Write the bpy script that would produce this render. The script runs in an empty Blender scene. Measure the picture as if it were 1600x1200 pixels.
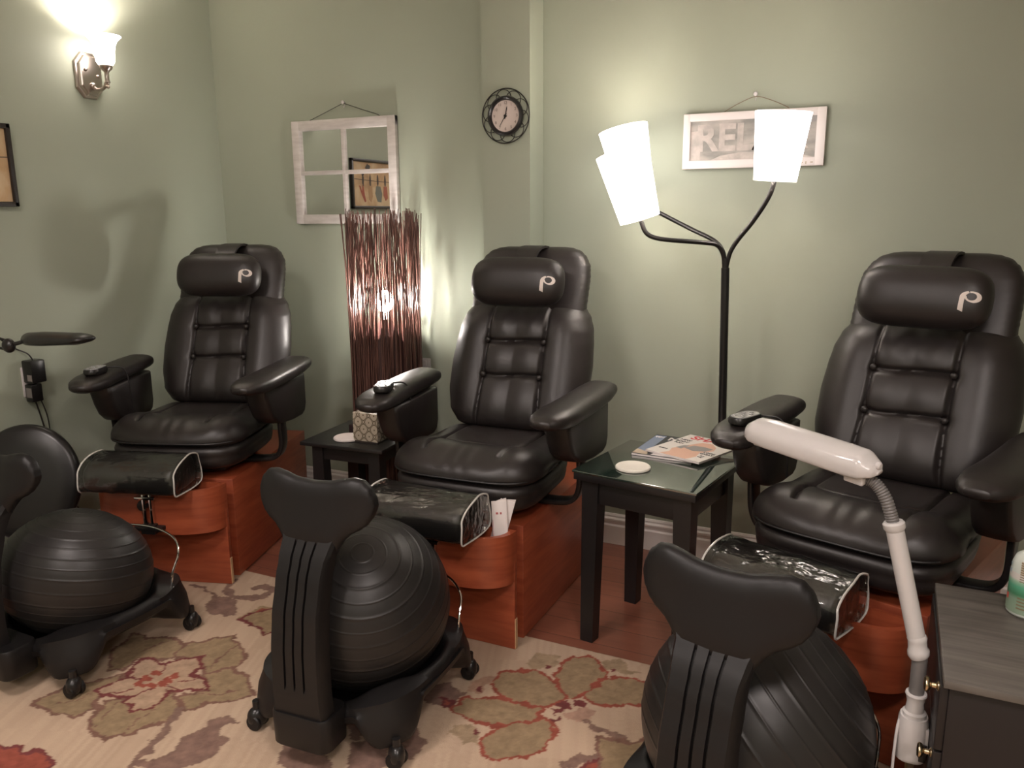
import bpy, bmesh, math, random
import numpy as np
from mathutils import Vector, Matrix
random.seed(7)
sc = bpy.context.scene
col = sc.collection
PI = math.pi
R = math.radians

# ------------------------------------------------------------------ materials
def mat(name, base=(.5, .5, .5), rough=.5, metal=0., spec=.5, coat=0., coat_rough=.1, emit=None, estr=0., trans=0., ior=1.5):
    m = bpy.data.materials.new(name); m.use_nodes = True
    b = m.node_tree.nodes['Principled BSDF']
    b.inputs['Base Color'].default_value = (*base, 1)
    b.inputs['Roughness'].default_value = rough
    b.inputs['Metallic'].default_value = metal
    b.inputs['Specular IOR Level'].default_value = spec
    b.inputs['Coat Weight'].default_value = coat
    b.inputs['Coat Roughness'].default_value = coat_rough
    b.inputs['Transmission Weight'].default_value = trans
    b.inputs['IOR'].default_value = ior
    if emit:
        b.inputs['Emission Color'].default_value = (*emit, 1)
        b.inputs['Emission Strength'].default_value = estr
    return m

def N(m, t, **kw):
    n = m.node_tree.nodes.new(t)
    for k, v in kw.items():
        if hasattr(n, k): setattr(n, k, v)
        else: n.inputs[k.replace('_', ' ')].default_value = v
    return n
def L(m, a, b): m.node_tree.links.new(a, b)
def bsdf(m): return m.node_tree.nodes['Principled BSDF']

def bump(m, scale, strength, dist=.002, kind='noise', stretch=None, detail=4):
    tc = N(m, 'ShaderNodeTexCoord'); src = tc.outputs['Object']
    if stretch:
        mp = N(m, 'ShaderNodeMapping'); mp.inputs['Scale'].default_value = stretch
        L(m, src, mp.inputs['Vector']); src = mp.outputs['Vector']
    if kind == 'noise':
        t = N(m, 'ShaderNodeTexNoise'); t.inputs['Scale'].default_value = scale; t.inputs['Detail'].default_value = detail; out = t.outputs['Fac']
    else:
        t = N(m, 'ShaderNodeTexVoronoi'); t.inputs['Scale'].default_value = scale; out = t.outputs['Distance']
    L(m, src, t.inputs['Vector'])
    b = N(m, 'ShaderNodeBump'); b.inputs['Strength'].default_value = strength; b.inputs['Distance'].default_value = dist
    L(m, out, b.inputs['Height'])
    prev = bsdf(m).inputs['Normal']
    if prev.is_linked: L(m, prev.links[0].from_socket, b.inputs['Normal'])
    L(m, b.outputs['Normal'], prev)
    return t

def colour_noise(m, c1, c2, scale, stretch=None, lo=.35, hi=.65, detail=4, dist=0.):
    tc = N(m, 'ShaderNodeTexCoord'); src = tc.outputs['Object']
    if stretch:
        mp = N(m, 'ShaderNodeMapping'); mp.inputs['Scale'].default_value = stretch
        L(m, src, mp.inputs['Vector']); src = mp.outputs['Vector']
    t = N(m, 'ShaderNodeTexNoise'); t.inputs['Scale'].default_value = scale; t.inputs['Detail'].default_value = detail
    t.inputs['Distortion'].default_value = dist
    L(m, src, t.inputs['Vector'])
    r = N(m, 'ShaderNodeValToRGB')
    r.color_ramp.elements[0].position = lo; r.color_ramp.elements[0].color = (*c1, 1)
    r.color_ramp.elements[1].position = hi; r.color_ramp.elements[1].color = (*c2, 1)
    L(m, t.outputs['Fac'], r.inputs['Fac']); L(m, r.outputs['Color'], bsdf(m).inputs['Base Color'])
    return r

WALL = mat('sage_wall_paint', (.365, .40, .318), .55, spec=.3); bump(WALL, 90, .12, .001)
CEIL = mat('ceiling_paint', (.75, .72, .66), .8)
WHITE_TRIM = mat('white_trim_paint', (.80, .76, .73), .4)
LEATHER = mat('black_leather', (.0185, .0145, .0138), .41, spec=.55); bump(LEATHER, 700, .10, .0006, 'voronoi'); bump(LEATHER, 11, .22, .005, detail=2)
SEAM = mat('seam_thread', (.010, .009, .009), .5)
PLASTIC = mat('black_plastic', (.0085, .0075, .0078), .46, spec=.38); bump(PLASTIC, 900, .12, .0004)
PLASTIC_S = mat('black_satin_plastic', (.012, .011, .011), .3)
BALL = mat('black_rubber_ball', (.019, .0172, .0165), .40, spec=.42); bump(BALL, 500, .05, .0003)
CHERRY = mat('cherry_wood', (.36, .085, .035), .38, coat=.25, coat_rough=.25)
colour_noise(CHERRY, (.27, .052, .022), (.385, .088, .036), 3.2, (1.5, 1.5, 14), .3, .7, 5, .6)
CHERRY_EDGE = mat('raw_wood_edge', (.62, .40, .22), .6)
FLOOR = mat('dark_red_wood_floor', (.13, .035, .018), .28, coat=.3, coat_rough=.15)
BLACKWOOD = mat('black_painted_wood', (.012, .0105, .011), .38); bump(BLACKWOOD, 20, .12, .001, stretch=(1, 1, 12))
GREYWOOD = mat('dark_espresso_laminate', (.05, .046, .042), .42)
colour_noise(GREYWOOD, (.075, .066, .058), (.15, .135, .118), 7, (.7, 9, 3), .3, .75, 6, .4)
CABSIDE = mat('espresso_side', (.013, .010, .010), .45)
GLASS = mat('dark_tinted_table_glass', (.018, .032, .025), .02, spec=.9, ior=2.1, coat=1., coat_rough=.01)
MIRROR = mat('mirror_silver', (.86, .87, .85), .015, metal=1.)
CHROME = mat('chrome', (.75, .74, .73), .12, metal=1.)
NICKEL = mat('brushed_nickel', (.50, .44, .40), .28, metal=1.)
BRASS = mat('aged_brass', (.62, .50, .33), .25, metal=1.)
LAMPBLACK = mat('black_lamp_enamel', (.012, .011, .011), .3)
WHITEPL = mat('white_plastic', (.66, .63, .62), .24)
WHITEPL2 = mat('white_gloss_lamp_plastic', (.60, .575, .565), .18, coat=.3)
GREYPL = mat('grey_flex_plastic', (.16, .15, .145), .4)
FRAMEWHITE = mat('chipped_white_frame_paint', (.60, .56, .54), .5); colour_noise(FRAMEWHITE, (.56, .52, .50), (.66, .62, .60), 12, (1, 1, 5))
SIGNWHITE = mat('pale_sign_frame_paint', (.80, .74, .72), .5)
SHADE = mat('lit_white_lamp_shade', (.9, .88, .84), .6, emit=(1, .90, .85), estr=1.6)
SCONCE_GLASS = mat('lit_frosted_glass', (.9, .88, .84), .3, emit=(1, .87, .80), estr=4.5)
BULB = mat('glowing_bulb', (1, 1, 1), .4, emit=(1, .93, .86), estr=125.)
BULBSOFT = mat('soft_bulb', (1, 1, 1), .4, emit=(1, .88, .78), estr=30.)
TWIG = mat('brown_twigs', (.13, .052, .036), .30, spec=.5); colour_noise(TWIG, (.075, .036, .030), (.17, .084, .066), 14, (4, 4, .5))
TWIGCORE = mat('dark_twig_backing', (.05, .020, .018), .45); bump(TWIGCORE, 60, .6, .004, stretch=(3, 3, .06))
CREAM = mat('cream_stone_coaster', (.80, .76, .68), .6)
PINKWHITE = mat('off_white_coaster', (.78, .70, .68), .6)
PAPER = mat('white_paper', (.80, .74, .72), .6)
REDINK = mat('red_ink', (.62, .04, .05), .5)
BLACKINK = mat('black_ink', (.03, .03, .03), .5)
GREYINK = mat('grey_ink', (.30, .29, .28), .5)
SKINPRINT = mat('peach_print', (.72, .45, .34), .45)
BLUEPRINT = mat('slate_blue_print', (.22, .27, .38), .4)
DARKPRINT = mat('dark_cover_print', (.035, .037, .042), .35)
TANPRINT = mat('tan_print', (.50, .40, .30), .45)
LOGO = mat('pale_logo_print', (.80, .72, .67), .5)
CABLE = mat('black_cable', (.015, .013, .013), .5)

def film():
    m = bpy.data.materials.new('clear_plastic_film'); m.use_nodes = True
    nt = m.node_tree; nt.nodes.clear()
    o = N(m, 'ShaderNodeOutputMaterial'); mx = N(m, 'ShaderNodeMixShader'); tr = N(m, 'ShaderNodeBsdfTransparent'); gl = N(m, 'ShaderNodeBsdfGlossy')
    tr.inputs['Color'].default_value = (.93, .94, .92, 1); gl.inputs['Roughness'].default_value = .11; gl.inputs['Color'].default_value = (.95, .95, .93, 1)
    fr = N(m, 'ShaderNodeFresnel'); fr.inputs['IOR'].default_value = 1.75
    tc = N(m, 'ShaderNodeTexCoord'); mp = N(m, 'ShaderNodeMapping'); mp.inputs['Scale'].default_value = (1, 2.2, 1.6)
    t = N(m, 'ShaderNodeTexNoise'); t.inputs['Scale'].default_value = 13; t.inputs['Detail'].default_value = 2.5
    bp = N(m, 'ShaderNodeBump'); bp.inputs['Strength'].default_value = .65; bp.inputs['Distance'].default_value = .012
    L(m, tc.outputs['Object'], mp.inputs['Vector']); L(m, mp.outputs['Vector'], t.inputs['Vector']); L(m, t.outputs['Fac'], bp.inputs['Height'])
    L(m, bp.outputs['Normal'], gl.inputs['Normal']); L(m, bp.outputs['Normal'], fr.inputs['Normal'])
    L(m, fr.outputs['Fac'], mx.inputs['Fac']); L(m, tr.outputs['BSDF'], mx.inputs[1]); L(m, gl.outputs['BSDF'], mx.inputs[2]); df = N(m, 'ShaderNodeBsdfDiffuse'); df.inputs['Color'].default_value = (.75, .74, .70, 1); m2 = N(m, 'ShaderNodeMixShader'); m2.inputs['Fac'].default_value = .010; L(m, mx.outputs['Shader'], m2.inputs[1]); L(m, df.outputs['BSDF'], m2.inputs[2]); L(m, m2.outputs['Shader'], o.inputs['Surface'])
    return m
FILM = film()
WELD = mat('plastic_weld_edge', (.62, .60, .56), .2, coat=.5)

# floor planks
def floor_nodes():
    m = FLOOR
    tc = N(m, 'ShaderNodeTexCoord'); br = N(m, 'ShaderNodeTexBrick')
    br.inputs['Scale'].default_value = 1; br.inputs['Brick Width'].default_value = 1.2; br.inputs['Row Height'].default_value = .125
    br.inputs['Mortar Size'].default_value = .0012; br.inputs['Color1'].default_value = (.30, .085, .045, 1); br.inputs['Color2'].default_value = (.21, .058, .032, 1); br.inputs['Mortar'].default_value = (.03, .01, .006, 1)
    mp = N(m, 'ShaderNodeMapping'); mp.inputs['Scale'].default_value = (1, 14, 1)
    t = N(m, 'ShaderNodeTexNoise'); t.inputs['Scale'].default_value = 3; t.inputs['Detail'].default_value = 6
    mx = N(m, 'ShaderNodeMixRGB'); mx.blend_type = 'MULTIPLY'; mx.inputs['Fac'].default_value = .55
    L(m, tc.outputs['Object'], br.inputs['Vector']); L(m, tc.outputs['Object'], mp.inputs['Vector']); L(m, mp.outputs['Vector'], t.inputs['Vector'])
    L(m, br.outputs['Color'], mx.inputs['Color1']); L(m, t.outputs['Fac'], mx.inputs['Color2'])
    g = N(m, 'ShaderNodeGamma'); g.inputs['Gamma'].default_value = .8
    L(m, mx.outputs['Color'], g.inputs['Color']); L(m, g.outputs['Color'], bsdf(m).inputs['Base Color'])
floor_nodes()

# ------------------------------------------------------------------ mesh helpers
def link(name, bm, m, parent=None, smooth=True, angle=38, merge=True):
    if merge: bmesh.ops.remove_doubles(bm, verts=bm.verts, dist=1e-5)
    bmesh.ops.recalc_face_normals(bm, faces=bm.faces)
    me = bpy.data.meshes.new(name); bm.to_mesh(me); bm.free()
    ms = m if isinstance(m, (list, tuple)) else [m]
    for q in ms: me.materials.append(q)
    if smooth:
        me.polygons.foreach_set('use_smooth', [True] * len(me.polygons))
        me.set_sharp_from_angle(angle=R(angle))
    o = bpy.data.objects.new(name, me); col.objects.link(o)
    if parent: o.parent = parent
    return o
def tag(o, label=None, cat=None, group=None, kind=None):
    if label: o['label'] = label
    if cat: o['category'] = cat
    if group: o['group'] = group
    if kind: o['kind'] = kind
    return o
def thing(name, label, cat, loc=(0, 0, 0), rz=0, group=None):
    o = bpy.data.objects.new(name, None); col.objects.link(o); o.location = loc; o.rotation_euler = (0, 0, rz); o.empty_display_size = .05
    return tag(o, label, cat, group)
def dup(root, loc, rz, label, group=None):
    def cp(o, p):
        c = o.copy(); col.objects.link(c)
        if p: c.parent = p
        for ch in o.children: cp(ch, c)
        return c
    r = cp(root, None); r.location = loc; r.rotation_euler = (0, 0, rz); r['label'] = label
    if group: r['group'] = group
    return r
B = bmesh.new
def faces_mat(bm, start, idx):
    bm.faces.ensure_lookup_table()
    for f in list(bm.faces)[start:]: f.material_index = idx
def box(bm, x0, x1, y0, y1, z0, z1, bev=0, M=None, seg=2):
    r = bmesh.ops.create_cube(bm, size=1)
    vs = r['verts']
    for v in vs: v.co = Vector(((x0 + x1) / 2 + v.co.x * (x1 - x0), (y0 + y1) / 2 + v.co.y * (y1 - y0), (z0 + z1) / 2 + v.co.z * (z1 - z0)))
    if bev:
        es = list({e for v in vs for e in v.link_edges})
        g = bmesh.ops.bevel(bm, geom=es, offset=bev, segments=seg, profile=.5, affect='EDGES')
        vs = list({v for f in g['faces'] for v in f.verts} | {v for v in vs if v.is_valid})
    if M is not None:
        for v in vs: v.co = M @ v.co
    return bm
def loft(bm, rings, closed=True, cap=True):
    vr = [[bm.verts.new(p) for p in r] for r in rings]
    n = len(rings[0])
    for a, b in zip(vr, vr[1:]):
        for i in range(n if closed else n - 1):
            j = (i + 1) % n
            try: bm.faces.new((a[i], a[j], b[j], b[i]))
            except ValueError: pass
    if cap and closed:
        for r in (vr[0], vr[-1]):
            try: bm.faces.new(r)
            except ValueError: pass
    return bm
def tube(bm, path, rad, seg=10, cap=True, squash=1., smooth_n=0):
    P = [Vector(p) for p in path]
    if smooth_n: P = spline(P, smooth_n)
    rr = rad if isinstance(rad, (list, tuple)) else [rad] * len(P)
    if len(rr) != len(P): rr = [rr[0] + (rr[-1] - rr[0]) * i / (len(P) - 1) for i in range(len(P))]
    rings = []; up = None
    for i, p in enumerate(P):
        t = (P[min(i + 1, len(P) - 1)] - P[max(i - 1, 0)]).normalized()
        if up is None:
            up = Vector((0, 0, 1)) if abs(t.z) < .9 else Vector((1, 0, 0))
        s = t.cross(up).normalized(); up = s.cross(t).normalized()
        rings.append([p + (s * math.cos(a) + up * math.sin(a) * squash) * rr[i] for a in [2 * PI * k / seg for k in range(seg)]])
    return loft(bm, rings, True, cap)
def spline(P, n):
    out = []
    for i in range(len(P) - 1):
        p0, p1, p2, p3 = P[max(i - 1, 0)], P[i], P[i + 1], P[min(i + 2, len(P) - 1)]
        for k in range(n):
            t = k / n
            out.append(.5 * ((2 * p1) + (p2 - p0) * t + (2 * p0 - 5 * p1 + 4 * p2 - p3) * t * t + (3 * p1 - p0 - 3 * p2 + p3) * t ** 3))
    out.append(P[-1]); return out
def lathe(bm, prof, seg=32, M=None, cap=False):
    rings = [[Vector((r * math.cos(2 * PI * k / seg), r * math.sin(2 * PI * k / seg), z)) for k in range(seg)] for r, z in prof]
    if M is not None: rings = [[M @ p for p in r] for r in rings]
    return loft(bm, rings, True, cap)
def prism(bm, poly, d0, d1, f):
    """extrude a 2D polygon between two depths; f(x, y, d) gives the point"""
    a = [bm.verts.new(f(x, y, d0)) for x, y in poly]; b = [bm.verts.new(f(x, y, d1)) for x, y in poly]
    bm.faces.new(a); bm.faces.new(b)
    n = len(poly)
    for i in range(n):
        j = (i + 1) % n; bm.faces.new((a[i], a[j], b[j], b[i]))
    return bm
def ell(bm, c, a, b, h, seg=24, rg=12, M=None, p=2.):
    rings = []
    for i in range(rg + 1):
        ph = -PI / 2 + PI * i / rg; cz = math.copysign(abs(math.sin(ph)) ** (2 / p), math.sin(ph)); cr = abs(math.cos(ph)) ** (2 / p)
        rings.append([Vector((c[0] + a * cr * math.cos(t), c[1] + b * cr * math.sin(t), c[2] + h * cz)) for t in [2 * PI * k / seg for k in range(seg)]])
    if M is not None: rings = [[M @ q for q in r] for r in rings]
    return loft(bm, rings, True, False)
def itp(x, tab):
    if x <= tab[0][0]: return tab[0][1]
    for (a, u), (b, v) in zip(tab, tab[1:]):
        if x <= b:
            t = (x - a) / (b - a); t = t * t * (3 - 2 * t) * .5 + t * .5; return u + (v - u) * t
    return tab[-1][1]
def rrect(w, h, r, n=5):
    out = []
    for cx, cy, a0 in ((w / 2 - r, h / 2 - r, 0), (-w / 2 + r, h / 2 - r, 90), (-w / 2 + r, -h / 2 + r, 180), (w / 2 - r, -h / 2 + r, 270)):
        for k in range(n + 1):
            a = R(a0 + 90 * k / n); out.append((cx + r * math.cos(a), cy + r * math.sin(a)))
    return out
def text_mesh(s, size, bold=0., ext=.0006, align='CENTER'):
    cu = bpy.data.curves.new('lettering', 'FONT'); cu.body = s; cu.size = size; cu.offset = bold; cu.extrude = ext; cu.align_x = align; cu.align_y = 'CENTER'
    o = bpy.data.objects.new('lettering', cu); col.objects.link(o)
    bpy.context.view_layer.update()
    me = bpy.data.meshes.new_from_object(o.evaluated_get(bpy.context.evaluated_depsgraph_get()))
    bpy.data.objects.remove(o); bpy.data.curves.remove(cu)
    return me
def add_text(bm, s, size, M, idx=0, bold=0., sx=1., ext=.0006):
    me = text_mesh(s, size, bold, ext)
    me.transform(M @ Matrix.Diagonal((sx, 1, 1, 1)))
    k = len(bm.faces); bm.from_mesh(me); bpy.data.meshes.remove(me); faces_mat(bm, k, idx)
UPRIGHT = Matrix.Rotation(PI / 2, 4, 'X')          # a flat XY drawing stood up, facing -y
def at(x, y, z): return Matrix.Translation((x, y, z))
FILL_L, FILL_R, EXPO = 40., 40., 1.74

# ------------------------------------------------------------------ the room
XL, XR, YB, YF, ZC = -3.33, 2.6, 3.393, -2.2, 2.75
def struct(name, bm, m, **k):
    o = link(name, bm, m, **k); o['kind'] = 'structure'; return o
struct('floor', box(B(), XL - .1, XR + .1, YF - .1, YB + .1, -.1, 0), FLOOR)
struct('ceiling', box(B(), XL - .1, XR + .1, YF - .1, YB + .1, ZC, ZC + .1), CEIL)
struct('wall_left', box(B(), XL - .1, XL, YF - .1, YB + .1, 0, ZC), WALL)
struct('wall_right', box(B(), XR, XR + .1, YF - .1, YB + .1, 0, ZC), WALL)
struct('wall_front', box(B(), XL, XR, YF - .1, YF, 0, ZC), WALL)
struct('wall_back', box(B(), XL, XR, YB, YB + .1, 0, ZC), WALL)
PX0, PX1, PY = -1.673, -1.446, 3.25
struct('wall_pillar', box(B(), PX0, PX1, PY, YB, 0, ZC), WALL)
def base_prof(): return [(0, 0), (.016, 0), (.016, .088), (.011, .096), (.011, .108), (.014, .112), (.014, .120), (.008, .128), (.008, .136), (.004, .145), (0, .145)]
def baseboard(name, path):
    bm = B()
    P = [Vector(p) for p in path]; rings = []
    for i, p in enumerate(P):
        d0 = (P[i] - P[i - 1]).normalized() if i else (P[1] - P[0]).normalized(); d1 = (P[i + 1] - P[i]).normalized() if i < len(P) - 1 else d0
        n0 = Vector((d0.y, -d0.x, 0)); n1 = Vector((d1.y, -d1.x, 0)); nn = n0 + n1; nn = nn / (nn.length_squared / 2 if nn.length else 1)
        rings.append([p + nn * a + Vector((0, 0, z)) for a, z in base_prof()])
    loft(bm, rings); struct(name, bm, WHITE_TRIM, angle=20)
baseboard('baseboard_back', [(XL, YB, 0), (PX0, YB, 0), (PX0, PY, 0), (PX1, PY, 0), (PX1, YB, 0), (XR, YB, 0)])
baseboard('baseboard_left', [(XL, YF, 0), (XL, YB - .016, 0)])

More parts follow.
